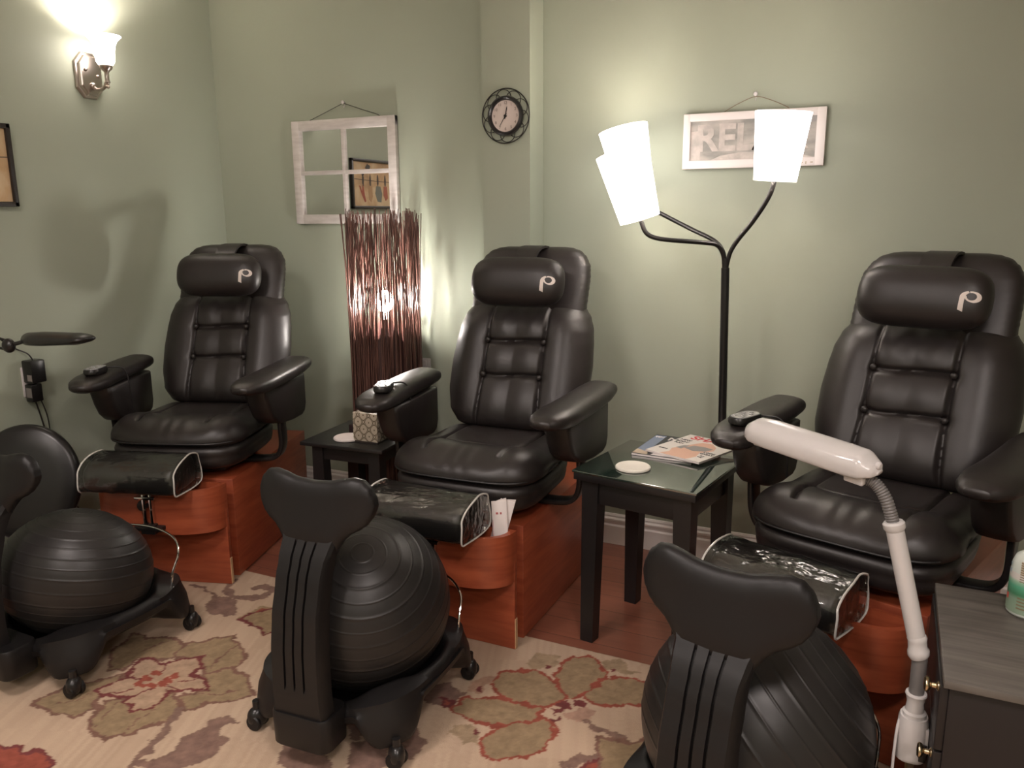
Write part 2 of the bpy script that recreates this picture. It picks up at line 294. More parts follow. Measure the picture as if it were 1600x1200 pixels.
# the rug: one mesh, its woven pattern painted per vertex; one mauve leaf paints in a shadowed area
RUG = [["olive","red",[[-1.084,2.133],[-1.081,2.187],[-1.051,2.206],[-0.99,2.239],[-0.931,2.224],[-0.88,2.196],[-0.835,2.139],[-0.844,2.107],[-0.872,2.058],[-0.949,2.059],[-1.028,2.06],[-1.061,2.094]],0],["olive","red",[[-0.785,2.191],[-0.76,2.292],[-0.715,2.323],[-0.657,2.329],[-0.607,2.342],[-0.567,2.216],[-0.693,2.158],[-0.762,2.145]],0],["olive","red",[[-0.914,2.252],[-0.915,2.327],[-0.895,2.381],[-0.85,2.402],[-0.806,2.377],[-0.762,2.322],[-0.768,2.268],[-0.783,2.173],[-0.831,2.141],[-0.88,2.196]],0],["olive","red",[[-1.135,1.946],[-1.124,1.993],[-1.063,2.04],[-0.978,2.05],[-0.876,2.056],[-0.865,2.016],[-0.91,1.952],[-0.977,1.913],[-1.036,1.903],[-1.103,1.925]],0],["olive","red",[[-0.981,1.833],[-0.97,1.9],[-0.937,1.94],[-0.885,1.99],[-0.857,2.011],[-0.807,1.991],[-0.792,1.94],[-0.799,1.874],[-0.83,1.822],[-0.893,1.785],[-0.935,1.789]],0],["pink","pink",[[-0.797,2.056],[-0.772,2.113],[-0.739,2.11],[-0.72,2.092],[-0.726,2.046],[-0.777,2.031]],0],["wine","wine",[[-0.844,2.107],[-0.82,2.128],[-0.799,2.095],[-0.822,2.079]],0],["wine","wine",[[-0.854,2.066],[-0.818,2.082],[-0.798,2.065],[-0.833,2.041]],0],["wine","wine",[[-0.84,2.017],[-0.803,2.045],[-0.798,2.025],[-0.829,2.007]],0],["wine","wine",[[-0.808,2.138],[-0.78,2.15],[-0.767,2.115],[-0.787,2.098]],0],["stem","stem",[[-0.733,2.051],[-0.674,2.027],[-0.607,2.017],[-0.532,2.005]],0.022],["leaf","leaf",[[-1.039,2.27],[-1.02,2.268],[-1.024,2.345],[-0.949,2.368],[-0.92,2.325],[-0.949,2.279],[-0.987,2.246]],0],["wine","wine",[[-0.967,2.287],[-0.952,2.294],[-0.942,2.277],[-0.955,2.266]],0],["leaf","leaf",[[-0.805,2.389],[-0.738,2.43],[-0.696,2.384],[-0.651,2.383],[-0.687,2.357],[-0.729,2.348],[-0.774,2.349]],0],["wine","wine",[[-0.753,2.353],[-0.733,2.362],[-0.731,2.347],[-0.746,2.34]],0],["leaf","leaf",[[-1.083,1.831],[-1.093,1.877],[-1.067,1.889],[-1.001,1.877],[-0.986,1.827],[-1.013,1.81],[-1.059,1.826]],0],["wine","wine",[[-1.029,1.868],[-1.019,1.885],[-1.001,1.881],[-1.006,1.862]],0],["leafpink","leafpink",[[-1.149,2.093],[-1.134,2.121],[-1.095,2.149],[-1.073,2.118],[-1.095,2.058],[-1.128,2.033]],0],["wine","wine",[[-1.116,2.076],[-1.102,2.083],[-1.092,2.069],[-1.106,2.061]],0],["mauve","stem",[[-1.315,1.987],[-1.266,2.025],[-1.211,2.045],[-1.129,2.024],[-1.157,1.95],[-1.259,1.926]],0],["red","wine",[[-1.185,1.969],[-1.147,1.982],[-1.145,1.96],[-1.166,1.945]],0],["stem","stem",[[-0.719,1.832],[-0.694,1.88],[-0.646,1.918],[-0.586,1.949]],0.03],["red","wine",[[-0.68,1.854],[-0.662,1.884],[-0.582,1.939],[-0.564,1.896],[-0.668,1.849]],0],["mauve","stem",[[-1.191,1.79],[-1.177,1.804],[-1.163,1.798],[-1.135,1.767],[-1.127,1.723],[-1.129,1.692],[-1.172,1.71]],0],["olive","brown",[[-2.397,1.771],[-2.421,1.848],[-2.328,1.861],[-2.288,1.894],[-2.184,1.868],[-2.146,1.816],[-2.174,1.775],[-2.259,1.736],[-2.246,1.663],[-2.298,1.652],[-2.377,1.723]],0],["olive","brown",[[-2.164,1.807],[-2.179,1.899],[-2.141,1.917],[-2.137,1.948],[-2.1,1.958],[-2.075,1.999],[-2.025,1.956],[-1.965,1.94],[-1.917,1.88],[-1.924,1.824],[-1.98,1.76],[-2.075,1.834],[-2.148,1.801]],0],["olive","brown",[[-1.98,1.76],[-1.924,1.824],[-1.885,1.81],[-1.837,1.813],[-1.786,1.775],[-1.738,1.732],[-1.797,1.677],[-1.845,1.644],[-1.879,1.584],[-1.958,1.626],[-1.901,1.699]],0],["olive","brown",[[-1.986,1.636],[-1.901,1.596],[-1.887,1.517],[-1.92,1.497],[-1.922,1.45],[-1.956,1.424],[-1.977,1.376],[-2.029,1.391],[-2.079,1.398],[-2.121,1.462],[-2.15,1.526],[-2.108,1.557],[-2.026,1.517],[-2.005,1.616]],0],["olive","brown",[[-2.347,1.413],[-2.342,1.461],[-2.332,1.501],[-2.341,1.521],[-2.295,1.542],[-2.279,1.586],[-2.215,1.652],[-2.196,1.563],[-2.19,1.531],[-2.138,1.476],[-2.153,1.421],[-2.187,1.427],[-2.235,1.404]],0],["tan","wine",[[-2.231,1.696],[-2.247,1.742],[-2.216,1.763],[-2.145,1.749],[-2.132,1.795],[-2.073,1.842],[-2.019,1.78],[-2.015,1.744],[-1.969,1.74],[-1.902,1.704],[-1.946,1.678],[-1.977,1.652],[-2.011,1.636],[-1.991,1.611],[-1.994,1.553],[-2.022,1.513],[-2.057,1.535],[-2.093,1.541],[-2.095,1.574],[-2.19,1.531],[-2.23,1.548],[-2.211,1.604],[-2.193,1.65],[-2.217,1.658]],0],["wine","wine",[[-2.145,1.749],[-2.122,1.72],[-2.114,1.701]],0.007],["wine","wine",[[-1.969,1.74],[-1.999,1.711],[-2.034,1.704]],0.007],["wine","wine",[[-1.977,1.652],[-2.021,1.661],[-2.044,1.666]],0.007],["wine","wine",[[-2.095,1.574],[-2.078,1.612],[-2.064,1.63]],0.007],["wine","wine",[[-2.193,1.65],[-2.156,1.648],[-2.129,1.648]],0.007],["wine","wine",[[-1.991,1.611],[-2.022,1.631],[-2.038,1.641]],0.007],["wine","wine",[[-2.19,1.531],[-2.159,1.562],[-2.126,1.601]],0.007],["brown","brown",[[-2.108,1.557],[-2.088,1.477],[-2.053,1.41]],0.006],["brown","brown",[[-1.974,1.551],[-1.969,1.49],[-1.964,1.431]],0.006],["brown","brown",[[-1.952,1.652],[-1.865,1.68],[-1.81,1.74]],0.006],["brown","brown",[[-1.986,1.782],[-2.008,1.865],[-2.015,1.946]],0.006],["brown","brown",[[-2.289,1.778],[-2.284,1.823],[-2.261,1.862]],0.006],["brown","brown",[[-2.275,1.446],[-2.239,1.486],[-2.222,1.528]],0.006],["red","red",[[-2.12,1.664],[-2.114,1.653],[-2.12,1.645],[-2.135,1.643],[-2.15,1.651],[-2.157,1.662],[-2.15,1.67],[-2.135,1.672]],0],["red","red",[[-2.104,1.639],[-2.098,1.628],[-2.104,1.619],[-2.119,1.618],[-2.134,1.625],[-2.14,1.636],[-2.134,1.645],[-2.119,1.646]],0],["red","red",[[-2.069,1.643],[-2.063,1.632],[-2.07,1.623],[-2.084,1.622],[-2.099,1.629],[-2.105,1.64],[-2.099,1.649],[-2.084,1.65]],0],["red","red",[[-2.106,1.702],[-2.1,1.691],[-2.106,1.682],[-2.121,1.681],[-2.136,1.688],[-2.142,1.7],[-2.136,1.709],[-2.121,1.71]],0],["red","red",[[-2.048,1.691],[-2.042,1.68],[-2.049,1.672],[-2.063,1.67],[-2.078,1.678],[-2.084,1.689],[-2.078,1.698],[-2.063,1.699]],0],["red","red",[[-2.047,1.717],[-2.041,1.705],[-2.047,1.697],[-2.062,1.695],[-2.077,1.703],[-2.083,1.714],[-2.077,1.723],[-2.061,1.724]],0],["red","red",[[-2.047,1.665],[-2.041,1.654],[-2.047,1.646],[-2.062,1.644],[-2.076,1.651],[-2.082,1.662],[-2.076,1.671],[-2.061,1.672]],0],["stem","stem",[[-1.898,1.586],[-1.866,1.506],[-1.835,1.422],[-1.808,1.334],[-1.776,1.264]],0.024],["mauve","stem",[[-1.689,1.613],[-1.733,1.619],[-1.762,1.585],[-1.742,1.543],[-1.768,1.531],[-1.768,1.501],[-1.771,1.461],[-1.752,1.437],[-1.755,1.412],[-1.797,1.357],[-1.804,1.336],[-1.711,1.353],[-1.657,1.404],[-1.637,1.476],[-1.656,1.495],[-1.657,1.533],[-1.709,1.548],[-1.721,1.583]],0],["red","wine",[[-2.277,1.219],[-2.236,1.237],[-2.195,1.233],[-2.187,1.25],[-2.133,1.243],[-2.118,1.273],[-2.064,1.27],[-1.982,1.211],[-2.145,1.136]],0],["stem","stem",[[-2.364,2.257],[-2.292,2.226],[-2.231,2.236],[-2.192,2.284],[-2.198,2.346],[-2.255,2.354],[-2.275,2.329]],0.03],["mauve","stem",[[-2.314,2.191],[-2.253,2.194],[-2.2,2.134],[-2.216,2.092]],0],["red","olive",[[-2.15,2.106],[-2.14,2.197],[-2.067,2.242],[-1.944,2.116],[-1.985,2.054],[-2.061,2.095]],0],["wine","wine",[[-1.484,1.645],[-1.462,1.69],[-1.381,1.713],[-1.365,1.679],[-1.385,1.63],[-1.443,1.63]],0],["mauve","stem",[[-1.415,1.799],[-1.397,1.83],[-1.339,1.79],[-1.316,1.743],[-1.315,1.689],[-1.367,1.734]],0],["mauve","stem",[[-1.475,1.582],[-1.434,1.608],[-1.351,1.588],[-1.292,1.548],[-1.413,1.492]],0],["mauve","stem",[[-1.301,1.669],[-1.273,1.722],[-1.223,1.705],[-1.171,1.628],[-1.246,1.569]],0],["mauve","stem",[[-1.143,1.665],[-1.18,1.778],[-1.182,1.805],[-1.132,1.76],[-1.129,1.684]],0],["mauve","stem",[[-2.349,2.132],[-2.364,2.199],[-2.321,2.209],[-2.26,2.2],[-2.196,2.113],[-2.278,2.093]],0],["stem","stem",[[-2.397,2.343],[-2.38,2.27],[-2.291,2.233],[-2.21,2.27],[-2.195,2.334],[-2.251,2.338]],0.02],["stem","stem",[[-2.537,2.239],[-2.477,2.246],[-2.406,2.219],[-2.351,2.186]],0.016],["olive","wine",[[-2.14,2.096],[-2.137,2.157],[-2.08,2.227],[-1.945,2.094],[-1.967,2.044],[-2.036,2.085]],0]]
RC = {'olive': (.30, .215, .13), 'tan': (.42, .29, .20), 'pink': (.40, .25, .185), 'leaf': (.35, .255, .165), 'leafpink': (.41, .26, .185), 'mauve': (.235, .145, .115),
      'stem': (.225, .14, .11), 'red': (.29, .080, .055), 'wine': (.17, .050, .048), 'brown': (.21, .115, .085)}
def build_rug():
    xs = np.concatenate([np.arange(-2.82, -.1, .0055), np.arange(-.1, 1.85, .02)])
    ys = np.concatenate([np.arange(-.2, 1.05, .02), np.arange(1.05, 2.437, .0055), [2.437]])
    X, Y = np.meshgrid(xs, ys)
    rng = np.random.default_rng(3)
    def vnoise(s, seed):
        g = np.random.default_rng(seed).random((400, 400)); u = (X + 4) / s; v = (Y + 4) / s
        i = np.floor(u).astype(int) % 399; j = np.floor(v).astype(int) % 399; fu = u - np.floor(u); fv = v - np.floor(v)
        fu = fu * fu * (3 - 2 * fu); fv = fv * fv * (3 - 2 * fv)
        return (g[i, j] * (1 - fu) + g[i + 1, j] * fu) * (1 - fv) + (g[i, j + 1] * (1 - fu) + g[i + 1, j + 1] * fu) * fv
    wx = X + .022 * (vnoise(.03, 1) - .5) + .010 * (vnoise(.011, 2) - .5); wy = Y + .022 * (vnoise(.03, 3) - .5) + .010 * (vnoise(.011, 4) - .5)
    C = np.empty(X.shape + (3,)); base = np.array((.46, .335, .24)); lite = np.array((.56, .42, .305))
    g = np.random.default_rng(9).random((900, 60)); uu = ((X * .94 + Y * .34 + 6) / .012).astype(int) % 899; vv = ((Y * .94 - X * .34 + 6) / .25).astype(int) % 59
    st = .55 * g[uu, vv] + .45 * vnoise(.16, 5)
    C[:] = base + (lite - base) * st[..., None]
    def paint(fill, line, pts, width):
        P = np.array(pts); m = .06
        sel = (X > P[:, 0].min() - m) & (X < P[:, 0].max() + m) & (Y > P[:, 1].min() - m) & (Y < P[:, 1].max() + m)
        px, py = wx[sel], wy[sel]
        if not len(px): return
        d = np.full(px.shape, 9.); ins = np.zeros(px.shape, bool); n = len(P)
        for i in range(n):
            if width and i == n - 1: break
            a = P[i]; b = P[(i + 1) % n]; ab = b - a; t = np.clip(((px - a[0]) * ab[0] + (py - a[1]) * ab[1]) / (ab @ ab + 1e-12), 0, 1)
            d = np.minimum(d, np.hypot(px - a[0] - t * ab[0], py - a[1] - t * ab[1]))
            if not width:
                c = (a[1] > py) != (b[1] > py); ins ^= c & (px < (b[0] - a[0]) * (py - a[1]) / (b[1] - a[1] + 1e-12) + a[0])
        cs = C[sel]
        if width: ins = d < width / 2
        mot = (.74 + .30 * vnoise(.02, 6)[sel] + .24 * vnoise(.007, 7)[sel])[:, None]
        cs[ins] = (np.array(RC[fill]) * mot)[ins]
        if line != fill and not width:
            o = (d < .0065); cs[o] = (np.array(RC[line]) * mot)[o]
        C[sel] = cs
    allp = list(RUG)
    # the pattern repeats out of sight of the photograph
    for dx, dy, fl in ((1.75, .15, 1), (.55, -1.15, -1)):
        for k, o, p, w in RUG[:35]: allp.append((k, o, [((q[0] if fl > 0 else -1.9 - q[0]) + dx, q[1] + dy) for q in p], w))
    for k, o, p, w in allp: paint(k, o, p, w)
    ny, nx = X.shape; Zt = .0055 + .0012 * (vnoise(.009, 8) - .5); Zt[0, :] = Zt[-1, :] = .0045; Zt[:, 0] = Zt[:, -1] = .0045
    V = np.stack([X, Y, Zt], -1).reshape(-1, 3); idx = np.arange(nx * ny).reshape(ny, nx)
    F = np.stack([idx[:-1, :-1], idx[:-1, 1:], idx[1:, 1:], idx[1:, :-1]], -1).reshape(-1, 4)
    # underside and rim
    loop = np.concatenate([idx[0, :], idx[1:, -1], idx[-1, -2::-1], idx[-2:0:-1, 0]]); nb = len(loop); low = V[loop].copy(); low[:, 2] = .0005
    V2 = np.concatenate([V, low]); j = np.arange(nb); k = (j + 1) % nb
    side = np.stack([loop[j], nx * ny + j, nx * ny + k, loop[k]], -1); F = np.concatenate([F, side])
    me = bpy.data.meshes.new('area_rug'); me.vertices.add(len(V2)); me.vertices.foreach_set('co', V2.ravel())
    me.loops.add(len(F) * 4); me.loops.foreach_set('vertex_index', F.ravel().astype(np.int32)); me.polygons.add(len(F))
    me.polygons.foreach_set('loop_start', np.arange(len(F), dtype=np.int32) * 4); me.update(calc_edges=True); me.validate()
    a = me.color_attributes.new('weave', 'FLOAT_COLOR', 'POINT'); cc = np.ones((len(V2), 4), np.float32); cc[:nx * ny, :3] = C.reshape(-1, 3); cc[nx * ny:, :3] = base; a.data.foreach_set('color', cc.ravel())
    me.polygons.foreach_set('use_smooth', [True] * len(me.polygons))
    m = mat('wool_rug', (.6, .45, .3), .95, spec=.1); at_ = N(m, 'ShaderNodeAttribute'); at_.attribute_name = 'weave'; L(m, at_.outputs['Color'], bsdf(m).inputs['Base Color'])
    bump(m, 420, .5, .002); me.materials.append(m)
    o = bpy.data.objects.new('area_rug', me); col.objects.link(o)
    tag(o, 'beige wool rug with large olive and red flowers and brown stems', 'rug')
build_rug()
RT = .006          # rug top

# ------------------------------------------------------------------ pedicure chair
def rec(z): return .40 * (z - 1.0)
def rotz(bm, a):
    bmesh.ops.rotate(bm, cent=(0, 0, 0), matrix=Matrix.Rotation(a, 3, 'Z'), verts=bm.verts); return bm
SEATROT = R(2.3)
def gs(x, c, w): return math.exp(-((x - c) / w) ** 2)
def back_surface(bm):
    nt, ns = 120, 150
    hwt = [(.645, .215), (.67, .25), (.72, .287), (.80, .305), (.90, .308), (.98, .302), (1.04, .294), (1.09, .277), (1.12, .256), (1.14, .228), (1.152, .185)]
    rings = []
    for i in range(nt + 1):
        tt = .5 - .5 * math.cos(PI * i / nt); tt = .5 * tt + .5 * i / nt; z = .645 + .507 * tt; hw = itp(z, hwt)
        Et = max(0, 1 - abs(2 * tt - 1) ** 7) ** .5
        ring = []
        for k in range(ns + 1):
            s = math.sin(-PI / 2 + PI * k / ns); s = .55 * s + .45 * (-1 + 2 * k / ns); u = s * hw
            E = max(0, 1 - abs(s) ** 4.5) ** .5
            d = .10 + .020 * math.exp(-(((abs(u) - .205) / .075) ** 2)) + .008 * gs(abs(u), .06, .05)
            gx = gs(abs(u), .124 + .03 * max(0, (.86 - z)) ** 1.2 * 3, .0075)
            groove = .014 * gx
            inn = 1 / (1 + math.exp((abs(u) - .122) / .004))
            for zz in (1.0, .866): groove += .014 * gs(z, zz + .004 * math.sin(u * 20), .0075) * inn
            for zz, zr in ((1.075, .07), (.933, .062), (.76, .09)): d += .012 * inn * max(0, 1 - ((z - zz) / zr) ** 2)
            for zz in (1.0, .866): groove += .008 * gs(abs(u), .121, .018) * gs(z, zz, .018)
            # soft pull wrinkles at the top of the centre panel
            d += .0022 * inn * math.sin(u * 95 + 1.3 * math.sin(z * 31)) * max(0, (z - 1.02) / .12)
            ring.append(Vector((u, rec(z) + .098 - (d - groove) * E * Et, z)))
        for k in range(1, 14):
            s = 1 - 2 * k / 14; ring.append(Vector((s * hw * .99, rec(z) + .10 + .035 * Et * (1 - s * s) ** .4, z)))
        rings.append(ring)
    return loft(bm, rings, True, True)
def headrest(bm):
    hwt = [(1.0, .20), (1.05, .242), (1.12, .252), (1.24, .252), (1.29, .246), (1.325, .227), (1.35, .202), (1.363, .168), (1.368, .13)]
    rings = []; nt, ns = 60, 60
    for i in range(nt + 1):
        tt = .5 - .5 * math.cos(PI * i / nt); z = 1.0 + .368 * tt; hw = itp(z, hwt) + .0012 * math.sin(i * 2.4)
        Et = max(0, 1 - abs(2 * tt - 1) ** 9) ** .5; ring = []
        for k in range(ns):
            a = 2 * PI * k / ns; cx = math.copysign(abs(math.cos(a)) ** .42, math.cos(a)); sy = math.copysign(abs(math.sin(a)) ** .75, math.sin(a))
            ring.append(Vector((cx * hw, rec(z) + .085 + .058 * sy * (.25 + .75 * Et), z)))
        rings.append(ring)
    return loft(bm, rings, True, True)
PA, PB, PC, PCEN, PROT = .199, .064, .099, Vector((.003, .014, 1.237)), R(-14)
def pillow_y(x, z): return -PB * max(0, 1 - abs(x / PA) ** 5 - abs(z / PC) ** 2.6) ** (1 / 2.1)
def pillow_map(x, y, z): return PCEN + Matrix.Rotation(PROT, 3, 'X') @ Vector((x, y, z))
def pillow(bm):
    rings = []; n = 60
    for i in range(n + 1):
        x = PA * .999 * math.sin(-PI / 2 + PI * i / n); E = max(1e-4, 1 - abs(x / PA) ** 5)
        ring = []
        for k in range(40):
            a = 2 * PI * k / 40; y = PB * E ** (1 / 2.1) * math.copysign(abs(math.cos(a)) ** (2 / 2.1), math.cos(a)); z = PC * E ** (1 / 2.6) * math.copysign(abs(math.sin(a)) ** (2 / 2.6), math.sin(a))
            ring.append(pillow_map(x, y * (.7 if y > 0 else 1), z))
        rings.append(ring)
    return loft(bm, rings, True, True)
def logo(bm):
    def P(x, y): # x, y in the drawing: 0..1 of height .064
        u = .118 + x * .064; w = -.044 + y * .064
        return [pillow_map(u, pillow_y(u, w) - e, w) for e in (.0014, -.003)]
    def strip(A, Bp):
        va = [[bm.verts.new(q) for q in P(*a)] for a in A]; vb = [[bm.verts.new(q) for q in P(*b)] for b in Bp]
        for i in range(len(A) - 1):
            bm.faces.new((va[i][0], va[i + 1][0], vb[i + 1][0], vb[i][0]))
            bm.faces.new((va[i][0], va[i][1], va[i + 1][1], va[i + 1][0])); bm.faces.new((vb[i][0], vb[i + 1][0], vb[i + 1][1], vb[i][1]))
    c = (.52, .70); A = []; Q = []
    for k in range(31):                                   # the heavy loop, thick on the right, thin where it meets the stem
        a = R(112 - 330 * k / 30 + 0); th = .09 + .10 * max(0, math.cos(a - R(-15))) ** 1.2
        A.append((c[0] + .20 * math.cos(a) * 1.02, c[1] + .175 * math.sin(a))); Q.append((c[0] + (.20 + th) * math.cos(a), c[1] + (.175 + th * .85) * math.sin(a)))
    strip(A[:-3], Q[:-3])
    n = 14; A = []; Q = []
    for k in range(n + 1):                                # the stem, curling over the top of the loop
        t = k / n
        if t < .5: y = t / .5 * .62; A.append((.0 + .06 * t, .06 + y * .95 - .0)); Q.append((.215 + .03 * t, -.03 + y))
        else:
            a = R(178 - 78 * (t - .5) / .5); A.append((.43 + .40 * math.cos(a), .66 + .29 * math.sin(a))); Q.append((.45 + .20 * math.cos(a), .60 + .27 * math.sin(a)))
    strip(A, Q)
    return bm
def seat_top(bm):
    rings = []; nt, ns = 90, 110
    for i in range(nt + 1):
        tt = .5 - .5 * math.cos(PI * i / nt); tt = .6 * tt + .4 * i / nt; v = -.03 - .565 * tt
        q = max(0, (-v - .33) / .265); hw = .297 * max(.001, 1 - q ** 4.5) ** .32 * (1 - .04 * (1 - min(1, q * 2)))
        Et = max(0, 1 - max(0, 2 * tt - 1) ** 6) ** .5; Eb = max(0, 1 - max(0, 1 - 2 * tt) ** 8) ** .5
        top = .655 + .034 * math.exp(-((v + .47) / .12) ** 2)
        ring = []
        for k in range(ns + 1):
            s = -1 + 2 * k / ns; s = .5 * s + .5 * math.sin(s * PI / 2); u = s * hw; E = max(0, 1 - abs(s) ** 5) ** .5 * Et * Eb
            inn = 1 / (1 + math.exp((abs(u) - .165) / .006)); g = 0
            g += .013 * gs(abs(u), .165 - .10 * max(0, -v - .36), .0065) * (1 if v > -.52 else 0) + .015 * gs(v, -.345 - .05 * (1 - (u / .165) ** 2), .0075) * inn
            g += .006 * gs(abs(u), .165, .02) * gs(v, -.345, .02)
            d = .010 * inn * max(0, 1 - ((v + .19) / .15) ** 2) + .014 * gs(abs(u), .225, .06)
            d += .0018 * math.sin(u * 85 + 2 * math.sin(u * 23)) * max(0, min(1, (-v - .43) / .1))
            ring.append(Vector((u, v, .60 + (top - .60 + d - g) * E)))
        for k in range(1, 16):
            s = 1 - 2 * k / 16; ring.append(Vector((s * hw, v + .02 * q * q, .60 - .036 * max(0, 1 - abs(s) ** 6) ** .5 * min(Et + .1, 1))))
        rings.append(ring)
    return loft(bm, rings, True, True)
def seat_under(bm):
    rings = []
    for z, sc_ in ((.485, .86), (.490, .92), (.505, .968), (.53, .985), (.538, .978), (.545, .99), (.560, .995), (.574, .975), (.582, .93)):
        ring = []
        for k in range(72):
            a = 2 * PI * k / 72; n = 4.5
            cx = math.copysign(abs(math.cos(a)) ** (2 / n), math.cos(a)); sy = math.copysign(abs(math.sin(a)) ** (2 / n), math.sin(a))
            ring.append(Vector((cx * .283 * sc_, -.305 + sy * .272 * sc_ - .012, z)))
        rings.append(ring)
    return loft(bm, rings, True, True)
def arm_pad(bm, s):
    rings = []; n = 36
    for i in range(n + 1):
        t = i / n; tt = .5 - .5 * math.cos(PI * t); v = -.600 + .588 * tt
        cu = .338 + .042 * tt + .012 * math.sin(PI * tt); hw = itp(tt, [(0, .030), (.03, .05), (.09, .068), (.2, .077), (.4, .073), (.75, .072), (.93, .062), (1, .035)]); zc = .825 + .022 * tt; hh = itp(tt, [(0, .012), (.05, .026), (.15, .034), (.5, .036), (.9, .033), (1, .012)])
        ring = []
        for k in range(28):
            a = 2 * PI * k / 28; n_ = 2.7
            cx = math.copysign(abs(math.cos(a)) ** (2 / n_), math.cos(a)); sz = math.copysign(abs(math.sin(a)) ** (2 / n_), math.sin(a))
            ring.append(Vector((s * (cu + cx * hw), v, zc + sz * hh)))
        rings.append(ring)
    return loft(bm, rings, True, True)
def arm_panel(bm, s):
    out = [(-.465, .803), (-.462, .775), (-.44, .72), (-.41, .67), (-.37, .638), (-.32, .622), (-.22, .612), (-.12, .612), (-.09, .625), (-.075, .66), (-.075, .803)]
    rings = []
    for w, k in ((-.050, .90), (-.046, .955), (-.034, .99), (0, 1.0), (.034, .99), (.046, .955), (.050, .90)):
        cp = lambda v: .338 + .042 * max(0, (v + .6) / .588) - .008
        rings.append([Vector((s * (cp(v) + w), -.26 + (v + .26) * k, .725 + (z - .725) * k)) for v, z in out])
    return loft(bm, rings, True, True)
def bracket(bm, s):
    pts = [(.375, -.30, .80), (.378, -.30, .70), (.378, -.295, .60), (.374, -.285, .52), (.350, -.28, .472), (.30, -.28, .455), (.18, -.28, .452)]
    P = spline([Vector((s * a, b, c)) for a, b, c in pts], 5); rings = []
    for i, p in enumerate(P):
        t = (P[min(i + 1, len(P) - 1)] - P[max(i - 1, 0)]).normalized(); nx = Vector((0, 1, 0)).cross(t).normalized()
        rings.append([p + Vector((0, 1, 0)) * a + nx * b for a, b in rrect(.062, .020, .006, 3)])
    return loft(bm, rings, True, True)
def d_shape(w, d, n=28, e=3.0):
    return [(w * math.copysign(abs(math.cos(a)) ** (2 / e), math.cos(a)), -d * abs(math.sin(a)) ** (2 / 2.6)) for a in [PI * k / n for k in range(n + 1)]]
def footrest_prof(k=1.):
    c = (-.695, .520); P = [(-.792, .457), (-.805, .470), (-.806, .518), (-.797, .543), (-.765, .566), (-.72, .582), (-.672, .588), (-.637, .578), (-.618, .545), (-.612, .50), (-.622, .465), (-.70, .455)]
    return [(c[0] + (a - c[0]) * k, c[1] + (b - c[1]) * k) for a, b in P]
